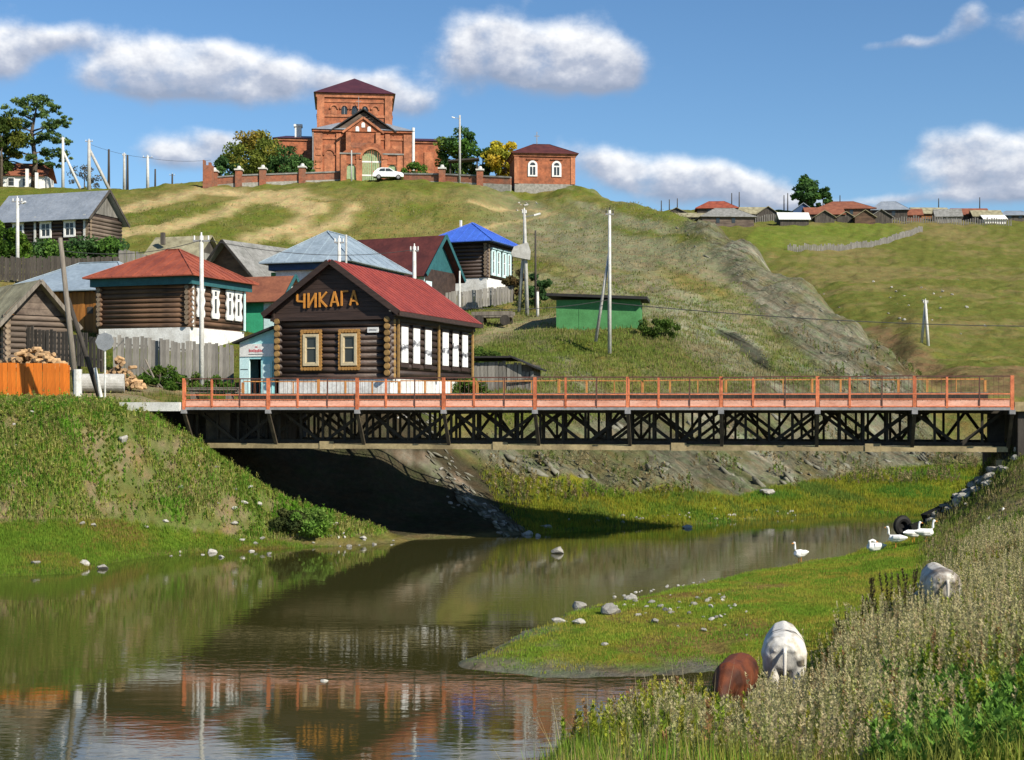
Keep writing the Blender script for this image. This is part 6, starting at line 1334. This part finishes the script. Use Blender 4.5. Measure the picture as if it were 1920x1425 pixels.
w1 = weeds(Pn, hg, pal(len(Pn), FW, Pn, .45), 60, .035, .15, .004, top=(.53, .46, .26))
Pg, pxg, _ = sample(15500, 1020, 2350, 11, 54, fcond)
g1 = blades(Pg, 7, rng.uniform(.12, .42, len(Pg)), .008, .09, pal(len(Pg), [(.18, .28, .035), (.25, .29, .05), (.38, .31, .12), (.17, .30, .035), (.30, .30, .06)], Pg, .4), .5)
Pd, _, _ = sample(260, 1000, 1500, 15, 27, lambda zn, px, py, d, z: zn['fore']*(z > .0))
g2 = blades(Pd, 2, rng.uniform(.35, .85, len(Pd)), .005, .1, pal(len(Pd), [(.50, .42, .24), (.42, .36, .18), (.58, .50, .32)]), .9)
Py, _, _ = sample(1500, 1050, 2000, 12, 40, lambda zn, px, py, d, z: zn['fore']*(fbm((px-CX)*d/F*.8+50, d*.8, 3) > .54))
w3 = weeds(Py, rng.uniform(.25, .6, len(Py)), pal(len(Py), [(.30, .34, .04), (.24, .32, .04), (.38, .36, .06), (.34, .20, .09)], Py, .9), 60, .045, .22)
stuff('wormwood', 'tall pale grey-green wormwood and dry grass on the near right bank', 'weeds', [w1, g1, g2, w3])
Pn, px, py = sample(1900, 1640, 2000, 11, 20, lambda zn, px, py, d, z: zn['fore']*(fbm((px-CX)*d/F*.7, d*.7, 3) > .43))
stuff('green_undergrowth', 'bright green leafy undergrowth in the lower right corner', 'grass', [blades(Pn, 14, rng.uniform(.12, .38, len(Pn)), .012, .08, pal(len(Pn), [(.17, .31, .035), (.23, .34, .045), (.15, .25, .035), (.30, .33, .07)], Pn, .8), .8), weeds(Pn[::5], rng.uniform(.2, .45, len(Pn[::5])), pal(len(Pn[::5]), [(.13, .25, .05), (.16, .30, .05)]), 40, .07, .5)])
# dark seed stalks standing out from the wormwood
for i, (px, yt, d) in enumerate(((1640, 1083, 29), (1664, 1075, 29.5), (1690, 1078, 29), (1712, 1068, 29.6), (1617, 1120, 28.5), (1598, 1150, 27), (1730, 1110, 28), (1655, 1130, 27.5), (1585, 1165, 26))):
    b_ = ground(px, d); hh = P(px, yt, d).z-b_.z
    V, Fc, cc = weeds(np.array([[0, 0, 0.]]*3)+rng.normal(size=(3, 3))*.03*np.array([1, 1, 0]), np.full(3, max(.4, hh)), np.array([[.11, .095, .045]]*3), 120, .05, .09, .006)
    o = np_mesh('dock_stalk', V, Fc, GRASS, cc); o.location = b_
    setp(o, ['tallest dark dock stalk left of the grey-white cow', 'dark dock stalk standing above the spit grass'][i > 0], 'plant', 'dark dock stalks left of the grey-white cow')
    if i > 0: o['label'] = 'dark seeded dock stalk standing left of the grey-white cow'
# ------------------------------------------------------------------ stones
def stone_mesh(seed):
    r = random.Random(seed); import bmesh
    bm = bmesh.new(); bmesh.ops.create_icosphere(bm, subdivisions=2, radius=1)
    o = [Vector((r.uniform(-1, 1), r.uniform(-1, 1), r.uniform(-1, 1))).normalized() for _ in range(11)]; c = [r.uniform(.42, .85) for _ in o]
    for v in bm.verts:
        for n_, k in zip(o, c):
            e = v.co.dot(n_)-k
            if e > 0: v.co -= n_*e
    me = bpy.data.meshes.new('stone'); bm.to_mesh(me); bm.free(); return me
SM = []
for i in range(6):
    for mt in ('stone', 'pale_stone'):
        me = stone_mesh(i*7+(mt == 'stone')); me.materials.append(M[mt]); SM.append(me)
def stone(px, d, s, label, group, pale=None, flat=.6, name='stone', dz=0):
    me = SM[random.randrange(0, 6)*2+(1 if (pale if pale is not None else random.random() < .5) else 0)]
    g0 = ground(px, d); o = link_mesh(name, me, None, (g0.x, g0.y, max(g0.z, -.02)+s*flat*.35+dz), (random.uniform(-.2, .2), random.uniform(-.2, .2), random.uniform(0, 6)))
    o.scale = (s*random.uniform(.9, 1.25), s*random.uniform(.8, 1.1), s*flat); setp(o, label, 'stone', group); return o
dw = lambda y: 14040/(y-HZ)
for px, y, w, lb in ((1048,1174,38,'long pale flat stone at the left of the grassy spit'),(1087,1182,38,'low whitish stone beside the long pale flat stone'),(1184,1130,32,'grey rounded stone at the far edge of the grassy spit'),(1150,1162,52,'brown driftwood-like rock in the middle of the grassy spit'),(1085,1138,36,'clump of grey rocks at the water on the grassy spit'),(1334,1168,18,'single white stone right of centre on the grassy spit'),(1133,1223,18,'small white stone on the near green part of the spit'),(1228,1190,28,'grey stone within the gravelly patch of the spit'),
                     (1047,1037,34,'dark mottled rock standing in the river'),(607,1277,20,'white lump floating in the river shallows'),(160,1021,30,'white oblong stone on the left bank grass'),(398,1036,26,'pale flat stone at the left water edge'),(68,1070,26,'tan stone at the water edge far left'),(193,1066,26,'brown stone at the left water edge'),(472,1034,14,'pale pebble at the left water edge by the weeds'),(1290,990,22,'pinkish white stone on the far shore'),(1440,945,40,'grey fallen slab on the far bank'),(1025,996,24,'white rock where the gravel bank meets the river'),(990,1002,26,'grey-white rock at the foot of the gravel bank'),(440,1025,20,'pale stone among the weeds at the left water edge')):
    d = dw(y) if lb != 'white oblong stone on the left bank grass' else 46.5
    if 'fallen slab' in lb: d = 71.5
    stone(px, d, w/2*d/F, lb, None, True if 'pale' in lb or 'white' in lb else False, .55 if 'rock' not in lb else .6)
def scatter(n, fn, label, group, s0, s1, pale=None):
    for i in range(n):
        px, d = fn(); stone(px, d, random.uniform(s0, s1), label, group, pale, .65)
scatter(46, lambda: (lambda u: (1150+u*230+random.gauss(0, 18), 36.0+random.gauss(0, 1.6)-u*1.5))(random.random()), 'small pale stone in the gravelly middle of the grassy spit', 'small stones on the spit', .03, .11)
scatter(22, lambda: (lambda u: (1150+u*210, 39.3+u*4.2+random.gauss(0, .3)))(random.random()), 'small white stone along the far edge of the grassy spit', 'small stones on the far spit edge', .03, .08, True)
scatter(60, lambda: (lambda u: (720+u*250+random.gauss(0, 18), 68-u*9.5+random.gauss(0, .7)))(random.random()), 'broken rock on the pale gravel bank beyond the bridge', 'rocks of the gravel bank', .05, .17)
scatter(30, lambda: (lambda u: (980+u*520, 60.2+u*8+random.gauss(0, .6)))(random.random()), 'small pale stone on the far shore', 'small stones on the far shore', .05, .15, True)
scatter(40, lambda: (lambda u: (355+u*400+random.gauss(0, 14), 54.6+random.gauss(0, .7)))(random.random()), 'small pale stone on the edge of the left embankment', 'stones of the left embankment', .05, .17)
scatter(24, lambda: (random.uniform(0, 520), random.uniform(49, 55)), 'pale rubble among the left embankment weeds', 'rubble in the embankment weeds', .06, .16)
stone(233, 53.6, .28, 'grey concrete lump high on the left embankment', None, False, .8)
scatter(34, lambda: (lambda u: (1745+u*170, 52.0+random.gauss(0, .5)-u*1.2))(random.random()), 'jumbled rubble block below the right bridge end', 'rubble below the right bridge end', .1, .34)
scatter(30, lambda: (random.gauss(1700, 60), random.gauss(196, 20)), 'pale boulder scattered on the far meadow', 'boulders on the far meadow', .10, .30, None)
scatter(14, lambda: (random.gauss(983, 14), random.gauss(176, 2)), 'pale stone of the small outcrop below the brick lodge', 'outcrop below the lodge', .12, .3, True)
# tyre, charred beams near the geese
ty = thing('old_tyre', 'black old tyre standing at the water behind the geese', 'tyre', P(1692, 1004, 53), R(20))
mb = MB(); n = 24
for i in range(n):
    for j in range(8):
        def q(i, j): a = 2*math.pi*i/n; b_ = 2*math.pi*j/8; r = .26+.13*math.cos(b_); return (r*math.cos(a)*1.0, .11*math.sin(b_), .36+r*math.sin(a))
        mb.add([q(i, j), q(i+1, j), q(i+1, j+1), q(i, j+1)], [(0, 1, 2, 3)])
mb.build('tread', M['rubber'], ty, True); MB().tube([(0, .04, .36), (0, .07, .36)], .2, 16).build('hub', M['charred'], ty)
cb_ = thing('charred_beam', 'thick charred black beam sloping down beside the old tyre', 'beam', P(1765, 962, 52.5))
a_, b_ = P(1736, 975, 52.3)-cb_.location, P(1802, 944, 52.6)-cb_.location
MB().bar(a_, b_, .5, .42).build('trunk', M['charred'], cb_); MB().bar(b_+Vector((-.3, -.1, .1)), b_+Vector((.1, -.1, .35)), .35, .3).build('end', M['charred'], cb_); MB().bar(P(1708, 990, 52.2)-cb_.location, a_+Vector((.2, 0, 0)), .16, .22).build('splinter', M['charred'], cb_)
for i, (x0, y0, x1, y1) in enumerate(((1800, 960, 1870, 905), (1830, 935, 1915, 880), (1760, 985, 1815, 965))):
    o = MB().tube([P(x0, y0, 51.3), P((x0+x1)/2, (y0+y1)/2, 51.2), P(x1, y1, 51.6)], [.12, .14, .11], 8).build('fallen_log', M['old_wood'], None, True)
    setp(o, ['grey fallen log halfway up the rubble slope', 'topmost grey fallen log below the right bridge end', 'lowest grey fallen log behind the geese'][i], 'log', 'fallen logs below the right bridge end')
# ------------------------------------------------------------------ animals
def tube_union(chains, n=12):
    mb = MB()
    for pts, rad in chains:
        pts = [Vector(p) for p in pts]; k = len(pts); b0 = len(mb.v)
        for i, p in enumerate(pts):
            d = (pts[min(i+1, k-1)]-pts[max(i-1, 0)]).normalized(); u = Vector((0, 0, 1)) if abs(d.z) < .85 else Vector((1, 0, 0))
            r = d.cross(u).normalized(); u = r.cross(d).normalized(); rr = rad[i] if isinstance(rad[i], tuple) else (rad[i], rad[i])
            for j in range(n): a = 2*math.pi*j/n; mb.v.append(tuple(p+r*math.cos(a)*rr[0]+u*math.sin(a)*rr[1]))
        for i in range(k-1):
            for j in range(n): mb.f.append((b0+i*n+j, b0+i*n+(j+1) % n, b0+(i+1)*n+(j+1) % n, b0+(i+1)*n+j)); mb.mi.append(0)
        mb.f.append(tuple(b0+j for j in reversed(range(n)))); mb.f.append(tuple(b0+(k-1)*n+j for j in range(n))); mb.mi += [0, 0]
    return mb
def fused(name, chains, mat, parent, voxel=.025, it=6):
    o = tube_union(chains).build(name, mat, parent, True)
    r = o.modifiers.new('fuse', 'REMESH'); r.mode = 'VOXEL'; r.voxel_size = voxel; r.use_smooth_shade = True
    s = o.modifiers.new('soften', 'SMOOTH'); s.factor = .5; s.iterations = it
    return o
def cow_mat(name, base, patch, scale, lo, hi, off=0, dirt=None, legs=None):
    m = bpy.data.materials.new(name); m.use_nodes = True; t = m.node_tree; b = t.nodes['Principled BSDF']; b.inputs['Roughness'].default_value = .65; b.inputs['Specular IOR Level'].default_value = .25
    tcn = N(t, 'ShaderNodeTexCoord'); v = vmath(t, 'ADD', tcn.outputs['Object'], (off, off*.7, 0))
    c = ramp_n(t, noise_n(t, v, scale, 2, .45), [(lo, base), (hi, patch)])
    c = mix_n(t, .5, c, ramp_n(t, noise_n(t, vmath(t, 'MULTIPLY', v, (1, 1, .35)), 26, 4, .6), [(.3, (.6, .6, .6)), (.7, (1.2, 1.2, 1.2))]), 'MULTIPLY')
    if dirt: c = mix_n(t, ramp_n(t, noise_n(t, vmath(t, 'MULTIPLY', v, (1.4, 1.4, .5)), 4.5, 4, .6), [(.5, (0, 0, 0)), (.68, (.75, .75, .75))]), c, dirt)
    if legs:
        sp = N(t, 'ShaderNodeSeparateXYZ'); link(t, tcn.outputs['Object'], sp.inputs[0])
        c = mix_n(t, ramp_n(t, math_n(t, 'ADD', sp.outputs[2], math_n(t, 'MULTIPLY', noise_n(t, v, 5, 3), .25)), [(.72, (.92, .92, .92)), (1.0, (0, 0, 0))]), c, legs)
    link(t, c, b.inputs['Base Color'])
    bn = N(t, 'ShaderNodeBump'); bn.inputs['Strength'].default_value = .35; bn.inputs['Distance'].default_value = .02; link(t, noise_n(t, v, 60, 4), bn.inputs['Height']); link(t, bn.outputs[0], b.inputs['Normal'])
    MATS[name] = m; return m
def cow(label, px, d, yaw, mat, earm, s=1.0, dz=0, tail_mat=None):
    """local +x is the direction the cow faces; it grazes with its head down"""
    g0 = ground(px, d); g0.z += dz; h = thing('cow', label, 'cow', g0, yaw, 'cows grazing on the near bank'); h.scale = (s, s, s)
    ch_ = [([(-.86, 0, 1.02), (-.78, 0, 1.04), (-.55, 0, 1.02), (-.1, 0, .93), (.35, 0, .94), (.6, 0, 1.0), (.78, 0, .98)], [(.2, .2), (.31, .27), (.345, .33), (.36, .40), (.33, .40), (.27, .36), (.17, .24)]),
           ([(-.82, 0, 1.22), (-.6, 0, 1.27), (-.3, 0, 1.26), (.2, 0, 1.27), (.55, 0, 1.29), (.7, 0, 1.24)], [.05, .05, .05, .05, .06, .06]), ([(-.5, -.26, 1.15), (-.55, 0, 1.25), (-.5, .26, 1.15)], [.06, .07, .06]), ([(-.84, -.16, 1.1), (-.84, 0, 1.16), (-.84, .16, 1.1)], [.06, .06, .06]),
           ([(.62, 0, 1.05), (.95, 0, .86), (1.2, 0, .58), (1.3, 0, .42)], [(.2, .26), (.15, .21), (.12, .16), (.11, .13)]),
           ([(1.22, 0, .52), (1.36, 0, .33), (1.46, 0, .14), (1.48, 0, .08)], [(.125, .13), (.11, .12), (.075, .08), (.07, .06)])]
    for s_ in (-1, 1):
        ch_ += [([(-.66, s_*.17, 1.05), (-.62, s_*.19, .78), (-.68, s_*.17, .52), (-.72, s_*.16, .36), (-.68, s_*.16, .12), (-.64, s_*.16, .0)], [(.17, .22), (.14, .17), (.075, .09), (.058, .065), (.05, .05), (.065, .06)]),
                ([(.52, s_*.16, .85), (.52, s_*.17, .58), (.53, s_*.16, .36), (.52, s_*.16, .12), (.55, s_*.16, .0)], [(.12, .15), (.085, .1), (.06, .06), (.045, .045), (.06, .055)]),
                ([(1.16, s_*.1, .62), (1.15, s_*.22, .63), (1.17, s_*.31, .58)], [(.03, .05), (.03, .07), (.015, .02)])]
    ch_ += [([(-.84, 0, 1.22), (-.95, 0, 1.1), (-.97, 0, .8), (-.96, 0, .5)], [.045, .04, .03, .022]), ([(-.96, 0, .52), (-.965, 0, .38), (-.95, 0, .26)], [.03, .05, .02])]
    fused('body', ch_, mat, h, .02, 7)
    for s_ in (-1, 1): MB().tube([(1.2, s_*.1, .67), (1.2, s_*.2, .76), (1.24, s_*.22, .84)], [.03, .024, .006], 6).build('horn', M['cream_trim'], h, True)
    return h
wc = cow_mat('white_hide', (.66, .63, .57), (.04, .04, .04), 2.1, .62, .65, 1.9, (.36, .30, .20)); gc = cow_mat('dirty_white_hide', (.52, .49, .43), (.22, .19, .16), 1.9, .52, .66, 4.2, (.16, .10, .055)); bc = cow_mat('chestnut_hide', (.14, .038, .013), (.045, .015, .008), 2.4, .44, .64, 2.0, legs=(.012, .007, .005))
cow('white cow with a few black patches seen from behind in the weeds', 1470, 24, R(80), wc, None, 1.06, -.04)
cow('grey-white cow with soiled rump grazing uphill in the tall weeds', 1760, 27, R(84), gc, None, .92, -.12)
cow('chestnut brown cow with dark legs grazing at the water edge', 1376, 22.6, R(250), bc, None, .86, -.13)
def goose(label, px, y, d, yaw, pose, s=1.0, dz=0):
    g0 = ground(px, d) if y is None else P(px, y, d)
    h = thing('goose', label, 'goose', g0, yaw, 'white geese on the river bank'); h.scale = (s*.88, s*.88, s*.88)
    bz = .36 if pose != 'lie' else .16
    ch_ = [([(-.40, 0, bz+.02), (-.30, 0, bz+.01), (-.1, 0, bz), (.12, 0, bz), (.25, 0, bz+.05)], [(.03, .02), (.09, .07), (.155, .14), (.15, .15), (.09, .1)])]
    if pose == 'lie': ch_ += [([(.18, 0, bz+.06), (.22, .03, bz+.2), (.12, .05, bz+.24), (0, .05, bz+.18)], [.06, .045, .042, .05])]
    else: ch_ += [([(.18, 0, bz+.05), (.27, 0, bz+.18), (.27, 0, bz+.33), (.29, 0, bz+.41)], [.075, .048, .038, .04]), ([(.27, 0, bz+.42), (.32, 0, bz+.42), (.36, 0, bz+.41)], [.045, .05, .035])]
    for s_ in (-1, 1): ch_ += [([(.1, s_*.12, bz+.05), (-.15, s_*.13, bz+.06), (-.42, s_*.05, bz+.05)], [(.06, .09), (.05, .09), (.015, .03)])]
    fused('body', ch_, M['feather'], h, .016, 4)
    bk = (.36, 0, bz+.41) if pose != 'lie' else (0, .05, bz+.18)
    sx = 1 if pose != 'lie' else -1
    MB().tube([bk, (bk[0]+.09*sx, bk[1], bk[2]-.02)], [.028, .012], 6).build('beak', M['beak'], h, True)
    if pose != 'lie':
        for s_ in (-1, 1): MB().tube([(0, s_*.06, bz-.1), (.01, s_*.06, .02)], .014, 6).add([(-.02, s_*.06, .012), (.1, s_*.06-.05, .01), (.1, s_*.06+.05, .01)], [(0, 1, 2)]).build('leg', M['beak'], h)
goose('white goose standing alone at the water edge of the spit', 1500, 1056, 47.7, R(215), 'stand')
goose('white goose lying with its head tucked, leftmost of the group', 1640, None, 47.5, R(200), 'lie', 1.15)
goose('white goose with raised neck, left of the standing three', 1680, None, 47.2, R(160), 'stand', 1.0, 0)
goose('white goose partly hidden in the middle of the standing three', 1712, None, 48.2, R(20), 'stand', 1.0)
goose('white goose with raised neck, rightmost of the standing three', 1736, None, 47.2, R(10), 'stand', 1.05)
goose('grey-winged white goose alone in the weeds at far right', 1868, 994, 46.5, R(20), 'stand', 1.0)
